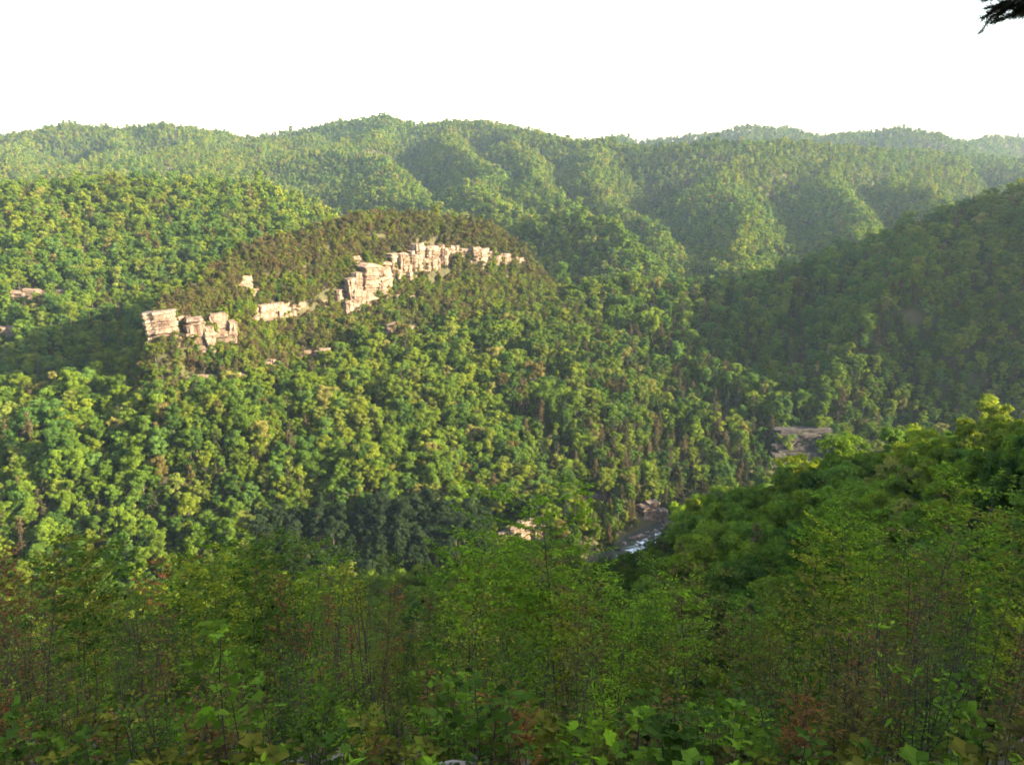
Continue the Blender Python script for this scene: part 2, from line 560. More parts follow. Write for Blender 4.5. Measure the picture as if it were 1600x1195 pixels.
def ground_hit(px, py, y0=60.0, y1=1600.0, lift=0.0):
    """where the sight line through a photo pixel meets the terrain"""
    d = ray(px, py)
    ys = np.arange(y0, y1, 1.0)
    t = ys / d[1]
    x = d[0] * t; z = CAM_H + d[2] * t
    below = terrain(x, ys) + lift > z
    k = int(np.argmax(below)) if below.any() else len(ys) - 1
    return np.array([x[k], ys[k], z[k]])


# ------------------------------------------------------------------ river
def water_material():
    m, nt, out = new_mat('river_water')
    co = N(nt, 'ShaderNodeNewGeometry').outputs['Position']
    mp = N(nt, 'ShaderNodeMapping'); mp.inputs['Rotation'].default_value = (0, 0, -0.85); mp.inputs['Scale'].default_value = (0.35, 1.0, 1)
    nt.links.new(co, mp.inputs[0])
    n1 = N(nt, 'ShaderNodeTexNoise', Scale=0.8, Detail=9.0, Roughness=0.68, Distortion=0.8)
    nt.links.new(mp.outputs[0], n1.inputs['Vector'])
    fo = N(nt, 'ShaderNodeAttribute', attribute_name='var').outputs['Fac']
    ad = N(nt, 'ShaderNodeMath', operation='ADD')
    nt.links.new(n1.outputs['Fac'], ad.inputs[0]); nt.links.new(fo, ad.inputs[1])
    hf = N(nt, 'ShaderNodeMath', operation='MULTIPLY'); hf.inputs[1].default_value = 0.5
    nt.links.new(ad.outputs[0], hf.inputs[0])
    f = ramp(nt, hf.outputs[0], [(0.50, (0, 0, 0)), (0.56, (1, 1, 1))])
    c = mixc(nt, 'MIX', f, (0.055, 0.06, 0.045), (0.85, 0.87, 0.88))
    b = N(nt, 'ShaderNodeBsdfPrincipled', Roughness=0.12)
    nt.links.new(c, b.inputs['Base Color'])
    r = ramp(nt, f, [(0, (0.12, 0.12, 0.12)), (1, (0.8, 0.8, 0.8))])
    nt.links.new(r, b.inputs['Roughness'])
    n2 = N(nt, 'ShaderNodeTexNoise', Scale=1.3, Detail=5.0)
    nt.links.new(co, n2.inputs['Vector'])
    bu = N(nt, 'ShaderNodeBump', Strength=0.5, Distance=0.4)
    nt.links.new(n2.outputs['Fac'], bu.inputs['Height']); nt.links.new(bu.outputs[0], b.inputs['Normal'])
    nt.links.new(b.outputs[0], out.inputs[0])
    return m


def build_river():
    P = RIVER
    # smooth, resampled centre line
    seg = np.concatenate([[0], np.cumsum(np.hypot(*np.diff(P, axis=0).T))])
    s = np.linspace(0, seg[-1], 360)
    x = np.interp(s, seg, P[:, 0]); y = np.interp(s, seg, P[:, 1])
    k = np.ones(9) / 9
    x[4:-4] = np.convolve(x, k, 'valid'); y[4:-4] = np.convolve(y, k, 'valid')
    tx, ty = np.gradient(x), np.gradient(y)
    L = np.hypot(tx, ty); nx, ny = -ty / L, tx / L
    m = 15
    w = np.linspace(-1, 1, m) * (RIVER_W + 7)
    X = x[:, None] + nx[:, None] * w; Y = y[:, None] + ny[:, None] * w
    # rapids: where the white water is
    rap = np.zeros_like(X)
    for cx, cy, r, a in ((86, 458, 11, 0.6), (77, 447, 12, 0.70), (68, 438, 11, 0.68), (58, 428, 8, 0.6), (44, 412, 6, 0.56), (82, 452, 7, 0.52), (30, 400, 8, .45), (20, 394, 20, .5), (-150, 366, 60, .4), (300, 530, 60, .4)):
        rap = np.maximum(rap, a * np.exp(-((X - cx) ** 2 + (Y - cy) ** 2) / r ** 2))
    Z = 0.25 * fbm(X / 3, Y / 3, 2, 2) * (0.4 + 2.5 * rap) - 0.25
    V = np.stack([X, Y, Z], -1).reshape(-1, 3)
    i = np.arange(len(x) * m).reshape(len(x), m)
    F = np.stack([i[:-1, :-1], i[1:, :-1], i[1:, 1:], i[:-1, 1:]], -1).reshape(-1, 4)
    o = link('river', mesh_np('river', V, F, [water_material()], rap.ravel(), smooth=True), kind='structure')
    return o


river = build_river()


# ------------------------------------------------------------------ cliffs and rocks
def rock_block(w, d, h, rg, levels=7, n=10, strata=0.2, top_round=0.12, name='rock_block', mat=None):
    """a weathered block: stacked uneven ledges of a rounded plan; origin at the middle of its foot"""
    th = np.arange(n) * 2 * math.pi / n + rg.uniform(-.12, .12, n)
    e = 0.42
    cx = np.sign(np.cos(th)) * np.abs(np.cos(th)) ** e * w / 2 * rg.uniform(0.8, 1.08, n)
    cy = np.sign(np.sin(th)) * np.abs(np.sin(th)) ** e * d / 2 * rg.uniform(0.8, 1.08, n)
    zs = np.sort(np.concatenate([[0, 1], rg.uniform(0.08, 0.95, levels - 2)]))
    V = []
    for i, z in enumerate(zs):
        for rep in range(2 if 0 < i < len(zs) - 1 else 1):      # two rings a level: a ledge
            s = 1 + rg.normal(0, strata * 0.5) - (top_round if i == len(zs) - 1 else 0)
            jx = rg.normal(0, 0.022 * w, n); jy = rg.normal(0, 0.022 * d, n)
            V.append(np.stack([cx * s + jx, cy * s + jy, np.full(n, (z + rep * 0.015) * h) + rg.normal(0, 0.012 * h, n)], 1))
    m = len(V)
    V = np.concatenate(V + [np.array([[0, 0, h * 1.02]])])
    sx = rg.uniform(0, 50)
    crag = fbm((V[:, 0] + V[:, 1]) / (0.22 * w) + sx, V[:, 2] / (0.30 * h) - sx, int(sx), 3)
    V[:, :2] *= (1 + 0.2 * crag)[:, None]
    i = np.arange(m - 1)[:, None] * n; j = np.arange(n)[None, :]; j2 = (j + 1) % n
    F = np.stack([i + j, i + j2, i + n + j2, i + n + j], -1).reshape(-1, 4)
    t = (m - 1) * n
    T = np.stack([t + np.arange(n), t + (np.arange(n) + 1) % n, np.full(n, m * n)], 1)
    return mesh_np(name, V, [F, T], [mat or M_ROCK])


OUTCROPS = []        # picture box, distance and bareness: used to keep trees off the rock


def outcrop(px0, px1, top0, top1, bot0, bot1, label, tangent, widths, cat='cliff', name='sandstone_cliff', mat=None, depth=7.0, bare=0.72,
            seed=0, push=1.2, rough=0.25, ybase=None, group=None, y_range=(60.0, 1600.0), tiers=2):
    rg = np.random.default_rng(900 + seed)
    pm, bm = (px0 + px1) / 2, (bot0 + bot1) / 2
    M = ground_hit(pm, bm, *y_range) if ybase is None else np.array(at(pm, bm, ybase))
    tx, ty = np.array(tangent, float) / math.hypot(*tangent)
    f = M[1]
    L = (px1 - px0) * f / (FPX * (tx - M[0] / f * ty)) * 1.02
    back = np.array([-ty, tx])
    if back @ np.array([M[0], M[1]]) < 0:
        back = -back
    root = thing(name, label, cat, (M[0], M[1], M[2] - 2), math.atan2(ty, tx), group)
    for tier in range(tiers):
        x = -rg.uniform(0, .5) * widths * (tier > 0)
        while x < L - 0.3:
            w = widths * rg.uniform(0.45, 1.5)
            if L - x - w < widths * 0.35:
                w = max(L - x, widths * .4)
            c = min(x + w / 2, L)
            fr = float(np.clip(c / L, 0, 1))
            p = np.array([M[0], M[1]]) + np.array([tx, ty]) * (c - L / 2)
            pxc = px0 + (px1 - px0) * fr
            Yc = p[1]
            zt = at(pxc, top0 + (top1 - top0) * fr, Yc)[2]
            zb = at(pxc, bot0 + (bot1 - bot0) * fr, Yc)[2]
            hgt = zt - zb
            edge = min(fr, 1 - fr) * L / widths
            zt += (rg.normal(-.04, rough * 0.28) - (0.25 if edge < .5 and rough > .15 else 0)) * hgt
            fwd = 0.0
            if tier > 0:                       # lower tier stands a little in front
                zt = zb + hgt * rg.uniform(.25, .68); fwd = rg.uniform(.3, 1.6)
                if rg.random() < .3:
                    x += w; continue
            jag = rg.normal(0, rough) * 2.2
            D = depth * rg.uniform(0.8, 1.2)
            foot = zb - 2.5 - rg.uniform(0, 1.5)
            if zt - foot < 1.5:
                zt = foot + 1.5
            me = rock_block(w * 1.3, D, zt - foot, rg, levels=int(np.clip((zt - foot) / 1.4, 6, 16)), n=18, mat=mat)
            off = D / 2 - push + jag - fwd
            b = link('rock_block', me, root, (c - L / 2, 0, foot - (M[2] - 2)))
            q = back * off
            ca, sa = tx, ty
            b.location.x += q[0] * ca + q[1] * sa
            b.location.y += -q[0] * sa + q[1] * ca
            b.rotation_euler = (rg.normal(0, .05), rg.normal(0, .05), rg.normal(0, 0.12))
            x += w
    OUTCROPS.append((px0, px1, min(top0, top1), max(bot0, bot1), M[1], bare))
    return root


T1 = (0.62, 0.78)       # heading of the cliff ridge at its near end
T2 = (0.70, 0.71)
T0 = (0.88, 0.45)
cl = 'cliffs of the pale sandstone ridge'
outcrop(239, 277, 486, 482, 540, 536, 'tall bright sandstone tower block at the left tip of the cliff ridge', T0, 9, seed=1, depth=11, push=4.0, rough=.12)
outcrop(279, 300, 492, 494, 522, 524, 'narrow recessed rock face in the cleft beside the leftmost tower', T0, 6, seed=2, depth=7, push=0.5, rough=.1)
outcrop(298, 335, 494, 490, 546, 543, 'cracked white sandstone buttress just right of the cleft tower', T0, 7.5, seed=3, depth=10, push=3.6, rough=.2)
outcrop(335, 368, 489, 484, 532, 526, 'stained tan buttress closing the near tower group', T0, 8, seed=4, depth=9, push=2.4, rough=.18)
outcrop(368, 433, 480, 468, 500, 492, 'low stepped rock band running right from the near towers', T1, 6, seed=5, rough=.4)
outcrop(374, 398, 436, 438, 470, 466, 'slanting pale rock rib above the near towers', T1, 6, seed=6, rough=.5, bare=.8)
outcrop(293, 330, 447, 444, 461, 458, 'small rounded boulder outcrop on the crest above the leftmost tower', T0, 6, seed=7, rough=.4, bare=.7)
outcrop(488, 531, 471, 466, 488, 482, 'short pale rock step midway along the cliff band', T1, 6, seed=8, rough=.35)
outcrop(549, 612, 416, 412, 470, 466, 'large warm sandstone face in the middle of the ridge', T1, 8, seed=9, depth=9, push=2.6, rough=.3)
outcrop(553, 575, 400, 402, 420, 418, 'thin rock spine rising above the large middle face', T1, 5, seed=10, rough=.2, bare=.5, tiers=1)
outcrop(543, 600, 466, 468, 482, 480, 'undercut rock ledge at the foot of the large middle face', T1, 6, seed=11, rough=.3)
outcrop(612, 660, 460, 456, 474, 466, 'thin broken ledge right of the large middle face', T1, 6, seed=12, rough=.5, bare=.8)
outcrop(664, 683, 448, 446, 461, 458, 'single small rock step among green scrub', T1, 5, seed=13, rough=.3, bare=.8)
outcrop(625, 650, 394, 388, 433, 428, 'ragged pinkish rock buttress under the ridge crest', T2, 6, seed=14, rough=.4)
outcrop(648, 728, 383, 384, 416, 414, 'long fluted sandstone cliff high on the right part of the ridge', T2, 7, seed=15, depth=9, push=2.2, rough=.25)
outcrop(741, 774, 387, 385, 413, 411, 'rounded pink cliff face right of the long fluted cliff', T2, 7, seed=16, depth=9, push=2.2, rough=.2)
outcrop(803, 825, 401, 404, 422, 421, 'last small cliff at the right tip of the ridge', T2, 6, seed=17, rough=.3)
outcrop(430, 490, 476, 470, 491, 484, 'broken rock steps half hidden in scrub between the band and the short step', T1, 5, seed=41, rough=.5, bare=.6)
outcrop(528, 552, 452, 448, 476, 470, 'narrow shaded rock rib against the left side of the large middle face', T1, 5, seed=42, rough=.3, bare=.6)
outcrop(598, 628, 402, 394, 436, 428, 'brown broken rock between the middle face and the ragged buttress', T1, 5, seed=43, rough=.4, bare=.6)
outcrop(724, 745, 388, 388, 408, 407, 'small rock link between the fluted cliff and the rounded face', T2, 5, seed=44, rough=.3, bare=.6)
outcrop(773, 805, 396, 399, 414, 416, 'low rock band before the last cliff of the ridge', T2, 6, seed=45, rough=.4, bare=.6)
outcrop(288, 346, 586, 582, 603, 598, 'low reddish ledge under the left towers', T0, 7, seed=18, rough=.4, bare=.97)
outcrop(357, 384, 583, 581, 597, 594, 'short bright ledge low under the left towers', T0, 6, seed=19, rough=.4, bare=.97)
outcrop(414, 440, 565, 561, 576, 573, 'small half hidden ledge between the lower rock steps', T1, 6, seed=20, rough=.4, bare=.97)
outcrop(465, 492, 548, 546, 563, 560, 'white rounded rock low on the slope under the middle ridge', T1, 6, seed=21, rough=.3, bare=.97)
outcrop(494, 523, 545, 542, 558, 555, 'cracked white rock beside the rounded one low on the slope', T1, 5, seed=22, rough=.3, bare=.97)
outcrop(609, 628, 507, 507, 526, 524, 'bright square rock at the top of the green slope', T1, 6, seed=23, rough=.3, bare=.97)
outcrop(630, 658, 511, 510, 523, 520, 'low broken rock right of the bright square rock', T1, 5, seed=24, rough=.3, bare=.97)
outcrop(18, 96, 452, 454, 465, 466, 'long pale cliff band on the hill left behind the towers', (1, .1), 9, seed=25, rough=.4, push=3.0, bare=.98, y_range=(600, 1000))
outcrop(0, 22, 508, 512, 527, 528, 'pale cliff at the left edge below the long band', (1, .1), 8, seed=26, rough=.3, push=3.0, bare=.98, y_range=(560, 1000))
outcrop(138, 186, 476, 473, 484, 481, 'faint thin ledge on the forested hill beside the towers', (1, .1), 8, seed=27, rough=.5, bare=.7, y_range=(600, 1000))
outcrop(1343, 1358, 361, 361, 372, 372, 'hazy pinkish rock slab low on the far right hill', (1, 0), 10, seed=28, rough=.3, bare=.6, depth=12, tiers=1, y_range=(900, 1600))
outcrop(1428, 1445, 356, 356, 364, 363, 'small hazy rock patch on the far right hill', (1, 0), 10, seed=29, rough=.3, bare=.6, depth=12, tiers=1, y_range=(900, 1600))
# rocks along the river
outcrop(1000, 1040, 788, 790, 809, 812, 'reddish brown rock cliff above the far bend of the river', (1, .35), 4, seed=30, depth=6, rough=.5, mat=None, push=2.0, y_range=(430, 640))
outcrop(1038, 1082, 811, 812, 823, 820, 'flat reddish rock shelf beside the river', (1, .1), 5, seed=31, depth=7, rough=.4, push=3.0, y_range=(430, 640))
outcrop(783, 856, 832, 800, 846, 832, 'slanting pale rock bank left of the river', (1, .55), 5, seed=32, depth=6, rough=.3, push=2.0, bare=.97, y_range=(390, 640))
outcrop(910, 950, 772, 768, 786, 782, 'small pinkish rock scar on the slope above the river', (1, .2), 4, seed=33, depth=5, rough=.5, bare=.85, y_range=(420, 640))


def rock_wall(px0, px1, top, bot, label, seed, n_layers=8):
    """a wall of flat beds, each bed broken into long blocks"""
    rg = np.random.default_rng(seed)
    M = ground_hit((px0 + px1) / 2, bot, 470, 760)
    L = (px1 - px0) * M[1] / FPX
    Ht = at(0, top, M[1])[2] - at(0, bot, M[1])[2]
    root = thing('rock_wall', label, 'rock wall', (M[0], M[1], M[2] - 2), .1)
    hs = rg.uniform(.5, 1.5, n_layers); hs = hs / hs.sum() * (Ht + 2)
    z = 0.0
    for k, h in enumerate(hs):
        x = -L / 2 + rg.uniform(0, .12 + .05 * k) * L
        lean = .3 * z + rg.normal(0, .25)
        while x < L / 2 * rg.uniform(.6 - .04 * k, 1.0):
            w = rg.uniform(7, 19)
            me = rock_block(w * 1.15, 8, h * 1.25, rg, levels=5, n=16, strata=.08, top_round=.03, mat=M_ROCK_DARK)
            b = link('rock_block', me, root, (x + w / 2, 2.0 + lean + rg.normal(0, .35), z))
            b.rotation_euler = (rg.normal(0, .02), rg.normal(0, .02), rg.normal(0, .05))
            x += w
        z += h
    OUTCROPS.append((px0, px1, top, bot, M[1], .62))


rock_wall(1192, 1290, 678, 738, 'dark grey layered rock wall above the shaded gorge', 934)


def boulder(px, py, w, d, h, label, mat, seed, z=None, turn=0.0, group=None):
    rg = np.random.default_rng(1300 + seed)
    r = ray(px, py)
    t = (CAM_H - 0.2) / -r[2]
    x, y = r[0] * t, r[1] * t
    zz = (terrain(np.array([x]), np.array([y]))[0] if z is None else z)
    me = rock_block(w, d, h, rg, levels=5, n=9, strata=0.2, top_round=0.3, name='river_boulder', mat=mat)
    o = link('river_boulder', me, None, (x, y, zz - 0.5 * h * 0.4))
    o.rotation_euler = (rg.normal(0, .08), rg.normal(0, .08), turn)
    o['label'] = label; o['category'] = 'boulder'
    if group:
        o['group'] = group
    return o


boulder(1000, 839, 6.5, 3.5, 2.6, 'long brown boulder at the head of the rapids', M_ROCK, 1, -.5, .5)
boulder(989, 841, 4.0, 3.0, 2.2, 'rounded brown boulder left of the long one by the rapids', M_ROCK, 2, -.5, .2)
boulder(958, 881, 6.0, 4.0, 2.6, 'grey boulder on the near bank under the rapids', M_ROCK_DARK, 3, -.3, .6)
boulder(946, 888, 5.0, 3.2, 2.3, 'lower grey boulder at the bottom of the visible river', M_ROCK_DARK, 4, -.4, .9)
boulder(964, 858, 4.0, 2.6, 1.6, 'low wet rock at the left edge of the rapids', M_ROCK_DARK, 5, -.4, .3)

for k_, (px, py, w, h, what) in enumerate(((1012, 832, 3.0, 1.6, 'small tan boulder above the long brown one'), (1024, 829, 2.6, 1.5, 'tan boulder on the far bank above the rapids'), (975, 848, 3.2, 1.7, 'brown boulder at the far edge of the rapids'),
                                           (1000, 850, 2.2, 1.2, 'rock breaking the white water midstream'), (952, 870, 3.4, 1.8, 'grey boulder on the far bank below the rapids'), (1036, 826, 3.4, 1.6, 'reddish boulder at the river bend'),
                                           (1048, 822, 3.0, 1.4, 'second reddish boulder at the river bend'))):
    boulder(px, py, w, w * .8, h, what, M_ROCK if k_ != 4 else M_ROCK_DARK, 20 + k_, -.5, k_ * .7)

# ------------------------------------------------------------------ trees: prototypes
def quad_leaves(P, Nrm, size, rg, aspect=0.62):
    """rhombic leaf sprays at points P facing Nrm"""
    n = len(P)
    Nrm = Nrm / (np.linalg.norm(Nrm, axis=1)[:, None] + 1e-9)
    r = rg.normal(size=(n, 3))
    a = np.cross(Nrm, r); a /= np.linalg.norm(a, axis=1)[:, None] + 1e-9
    b = np.cross(Nrm, a)
    s = np.asarray(size).reshape(-1, 1) * np.ones((n, 1))
    j = lambda: rg.uniform(0.7, 1.3, (n, 1))
    V = np.stack([P + a * s * j(), P + b * s * aspect * j() - Nrm * s * 0.18, P - a * s * j(), P - b * s * aspect * j() - Nrm * s * 0.18], 1).reshape(-1, 3)
    F = np.arange(4 * n).reshape(n, 4)
    return V, F


def unit(rg, n):
    v = rg.normal(size=(n, 3))
    return v / np.linalg.norm(v, axis=1)[:, None]


def broadleaf_proto(seed, H=17.0, Rc=4.6, base=0.34, lobes=26, leaves=3600, size=0.36, top=0.55, lob=(0.24, 0.44)):
    rg = np.random.default_rng(seed)
    zc = H * (base + 1) / 2; hz = H * (1 - base) / 2
    # a few big limbs, each with a loose cloud of leafy lobes round its end
    nl = int(rg.integers(4, 8))
    az = np.arange(nl) * 2 * math.pi / nl + rg.normal(0, .45, nl)
    lh = rg.uniform(-.75, .85, nl)
    lrad = Rc * rg.uniform(.30, .82, nl) * (1.05 - top * np.clip((lh + 1) / 2, 0, 1) ** 1.5)
    limb = np.stack([np.cos(az) * lrad, np.sin(az) * lrad, zc + hz * lh], 1)
    limb = np.concatenate([limb, [[*rg.normal(0, .1 * Rc, 2), zc + hz * .78], [*rg.normal(0, .12 * Rc, 2), zc + hz * .1]]])
    share = rg.uniform(.5, 1.4, len(limb)); share /= share.sum()
    li = rg.choice(len(limb), lobes, p=share)
    C = limb[li] + rg.normal(0, 1, (lobes, 3)) * np.array([.25 * Rc, .25 * Rc, .20 * hz + .1 * Rc])
    C[:, 2] = np.clip(C[:, 2], H * base * .9, H * 1.0)
    lr = Rc * rg.uniform(*lob, lobes)
    w = lr ** 2 / (lr ** 2).sum()
    k = rg.choice(lobes, leaves, p=w)
    u = unit(rg, leaves)
    u[:, 2] = np.where((u[:, 2] < -0.3) & (rg.random(leaves) < 0.75), -u[:, 2], u[:, 2])
    rr = lr[k] * rg.normal(0.98, 0.2, leaves) * (1 + 0.25 * np.sin(u[:, 0] * 5 + k) * np.sin(u[:, 1] * 6 + 2 * k))
    P = C[k] + u * rr[:, None] * np.array([1, 1, 0.78])
    inside = np.zeros(leaves, bool)
    for i in range(lobes):
        dd = np.linalg.norm((P - C[i]) / np.array([1, 1, 0.78]), axis=1)
        inside |= (dd < lr[i] * 0.72) & (k != i)
    P, u, k = P[~inside], u[~inside], k[~inside]
    nrm = u * 1.0 + np.array([0, 0, 0.35]) + rg.normal(size=u.shape) * 0.38
    lobev = rg.normal(0.5, 0.16, lobes)
    V, F = quad_leaves(P, nrm, size * rg.uniform(0.7, 1.3, len(P)), rg)
    var = np.clip(np.repeat(lobev[k] + rg.normal(0, 0.13, len(P)), 4), 0, 1)
    crown = (V, F, var)
    # trunk and limbs
    mb = MB()
    n = 7
    t = np.linspace(0, 1, n)
    bend = rg.normal(size=2) * 0.35
    path = np.stack([bend[0] * np.sin(t * 2.5), bend[1] * np.sin(t * 2.1), -1.2 + t * (H * 0.86 + 1.2)], 1)
    mb.tube(path, 0.22 * (1 - 0.85 * t) * H / 17 + 0.02, 6)
    for i in rg.choice(lobes, min(7, lobes), replace=False):
        f = np.clip((C[i, 2] - 1.5) / (H * 0.86) - 0.12, 0.25, 0.9)
        s = np.array([np.interp(f, t, path[:, q]) for q in range(3)])
        m = (s + C[i]) / 2 + np.array([0, 0, -0.3])
        mb.tube(np.stack([s, m, C[i]]), [0.09, 0.06, 0.025], 5)
    return crown, mb


def conifer_proto(seed, H=18.0, Rc=3.0, base=0.18, whorls=17, leaves=2600, size=0.34):
    rg = np.random.default_rng(seed)
    Ps, Ns, vs = [], [], []
    mb = MB()
    t = np.linspace(0, 1, 6)
    mb.tube(np.stack([0 * t, 0 * t, -1 + t * (H + 0.6)], 1), 0.2 * (1 - 0.93 * t) + 0.012, 6)
    nb_tot = 0
    for i in range(whorls):
        f = (i + rg.uniform(-.3, .3)) / whorls
        z = H * (base + (0.98 - base) * np.clip(f, 0, 1))
        L = Rc * (1.02 - f) ** 0.75 * rg.uniform(0.75, 1.1) + 0.25
        nb = rg.integers(4, 7)
        for q in range(nb):
            if rg.random() < 0.12:
                continue
            th = rg.uniform(0, 2 * math.pi)
            Lq = L * rg.uniform(0.6, 1.15)
            d = np.array([math.cos(th), math.sin(th), rg.uniform(-.25, .18)])
            n = max(8, int(leaves / (whorls * 5) * (Lq / (Rc * 0.6))))
            s = rg.uniform(0.15, 1, n) ** 0.7
            P = np.array([0, 0, z]) + d * (s * Lq)[:, None] + np.stack([rg.normal(0, .16, n), rg.normal(0, .16, n), rg.normal(0, .13, n) - 0.22 * s ** 2 * Lq], 1) * (0.5 + s[:, None])
            Ps.append(P); Ns.append(d * 0.6 + np.array([0, 0, 0.75]) + rg.normal(0, .45, (n, 3))); vs.append(np.clip(rg.normal(0.5, .2, n), 0, 1))
            if nb_tot % 3 == 0:
                e = np.array([0, 0, z]) + d * Lq * 0.9 + np.array([0, 0, -0.15 * Lq])
                mb.tube(np.stack([np.array([0, 0, z]), e]), [0.05, 0.015], 4)
            nb_tot += 1
    P = np.concatenate(Ps); Nn = np.concatenate(Ns); v = np.concatenate(vs)
    V, F = quad_leaves(P, Nn, size * rg.uniform(0.6, 1.3, len(P)), rg, 0.42)
    return (V, F, np.repeat(v, 4)), mb


def split_meshes(name, crown, mb):
    c = mesh_np(name + '_crown', crown[0], crown[1], [M_LEAF], crown[2])
    t = mb.mesh(name + '_trunk', [M_BARK], smooth=True)
    return c, t


def joined_mesh(name, crown, mb=None):
    V = crown[0]; F = [crown[1]]; var = crown[2]; mi = np.zeros(len(crown[1]), int)
    if mb is not None:
        tv = np.concatenate(mb.v); tf = np.concatenate(mb.f[4]) + len(V)
        V = np.concatenate([V, tv]); F.append(tf); var = np.concatenate([var, np.full(len(tv), .5)]); mi = np.concatenate([mi, np.ones(len(tf), int)])
    return mesh_np(name, V, F, [M_LEAF, M_BARK], var, mat_index=mi)


BROAD = []      # (crown mesh, trunk mesh, joined mesh)
spec = [dict(H=17, Rc=4.6, base=.34, top=.5), dict(H=19, Rc=4.3, base=.38, top=.62), dict(H=15, Rc=5.0, base=.30, top=.35),
        dict(H=18, Rc=3.7, base=.30, top=.7), dict(H=16, Rc=4.9, base=.36, top=.45), dict(H=20, Rc=5.0, base=.40, top=.55),
        dict(H=14, Rc=4.0, base=.28, top=.5), dict(H=17.5, Rc=3.4, base=.33, top=.6)]
for i, k in enumerate(spec):
    cr, mb = broadleaf_proto(100 + i, lobes=44 + 5 * (i % 4), leaves=8200, size=0.27, lob=(.11, .29), **k)
    BROAD.append((*split_meshes('broadleaf', cr, mb), joined_mesh('broadleaf_joined', cr, mb), k['H'], k['Rc']))
CONI = []
for i in range(4):
    cr, mb = conifer_proto(200 + i, H=[18, 16, 20, 15][i], Rc=[2.9, 3.3, 3.1, 2.5][i], leaves=3000)
    CONI.append((*split_meshes('conifer', cr, mb), joined_mesh('conifer_joined', cr, mb), [18, 16, 20, 15][i], 3.0))
SCRUB = []
for i in range(3):
    cr, mb = broadleaf_proto(300 + i, H=7.0, Rc=2.5, base=.15, lobes=15, leaves=1500, size=0.24, top=.4)
    SCRUB.append((*split_meshes('scrub', cr, mb), joined_mesh('scrub_joined', cr, mb), 7.0, 2.5))
FAR_B, FAR_C = [], []
for i, k in enumerate(spec[:5]):
    cr, mb = broadleaf_proto(400 + i, lobes=20, leaves=800, size=0.75, lob=(.2, .38), **k)
    FAR_B.append((None, None, joined_mesh('far_broadleaf', cr), k['H'], k['Rc']))
for i in range(2):
    cr, mb = conifer_proto(500 + i, H=17, Rc=3.0, whorls=9, leaves=420, size=0.85)
    FAR_C.append((None, None, joined_mesh('far_conifer', cr), 17, 3.0))

# ------------------------------------------------------------------ trees: planting
def jitter_grid(x0, x1, y0, y1, s):
    gx, gy = np.meshgrid(np.arange(x0, x1, s), np.arange(y0, y1, s))
    gx = gx + (np.arange(gx.shape[0])[:, None] % 2) * s * 0.5
    x = gx.ravel() + rng.uniform(-.42, .42, gx.size) * s
    y = gy.ravel() + rng.uniform(-.42, .42, gx.size) * s
    return x, y


parts = []
for (y0, y1, s) in ((-160, 60, 8.0), (60, 420, 5.4), (420, 820, 5.4), (820, 1350, 6.2), (1350, 2400, 7.4), (2400, 3150, 9.5)):
    hw = 0.72 * max(abs(y0), y1) + 140
    x, y = jitter_grid(-hw, hw + (160 if y1 < 900 else 0), y0, y1, s)
    k = (np.abs(x) < 0.70 * np.abs(y) + 110) | ((x > 0) & (x < 420) & (y < 700))
    parts.append(np.stack([x[k], y[k]], 1))
# scrub clings thickly to the steep face of the cliff ridge
nf_ = 11200
tw_seg = np.concatenate([[0], np.cumsum(np.hypot(*np.diff(TOWER[:, :2], axis=0).T))])
tt_ = rng.uniform(tw_seg[2], tw_seg[-1], nf_)
cxy = np.stack([np.interp(tt_, tw_seg, TOWER[:, c]) for c in range(4)], 1)
tang_ = np.stack([np.interp(tt_ + 6, tw_seg, TOWER[:, c]) - np.interp(tt_ - 6, tw_seg, TOWER[:, c]) for c in range(2)], 1)
tang_ /= np.linalg.norm(tang_, axis=1)[:, None]
dd_ = np.linspace(0, 58, 117)
prof = np.interp(dd_, STEP_D, STEP_F) * 60
arc = np.concatenate([[0], np.cumsum(np.hypot(np.diff(dd_), np.diff(prof)))])
dq = np.interp(rng.uniform(-.06, 1, nf_).clip(0, 1) * arc[-1], arc, dd_) + rng.normal(0, 1.0, nf_)
x = cxy[:, 0] + tang_[:, 1] * dq; y = cxy[:, 1] - tang_[:, 0] * dq
k = cxy[:, 2] - cxy[:, 3] > 6
parts.append(np.stack([x[k], y[k]], 1))
n_face = int(k.sum())
n_low = 4200
XY = np.concatenate(parts)
X, Y = XY[:, 0], XY[:, 1]
face = np.zeros(len(X), bool); face[-n_face:] = True
lowscrub = np.zeros(len(X), bool); lowscrub[-n_low:] = True
# keep the near hillside (built plant by plant) and the viewpoint free
keep = ~((np.hypot(X, Y) < 75) & (Y > -22) & (np.abs(X) < 60))
keep &= ~((Y > 0) & (Y < 118) & (np.abs(X) < 0.64 * Y + 6))
keep &= ~((Y < -10) & (np.hypot(X, Y) > 190))
X, Y, face, lowscrub = X[keep], Y[keep], face[keep], lowscrub[keep]
Z = terrain(X, Y)
Zx = terrain(X + 3, Y); Zy = terrain(X, Y + 3)
slope = np.hypot(Zx - Z, Zy - Z) / 3
dr, _, _ = poly_param(X, Y, RIVER)
keep = dr > RIVER_W + 2.0
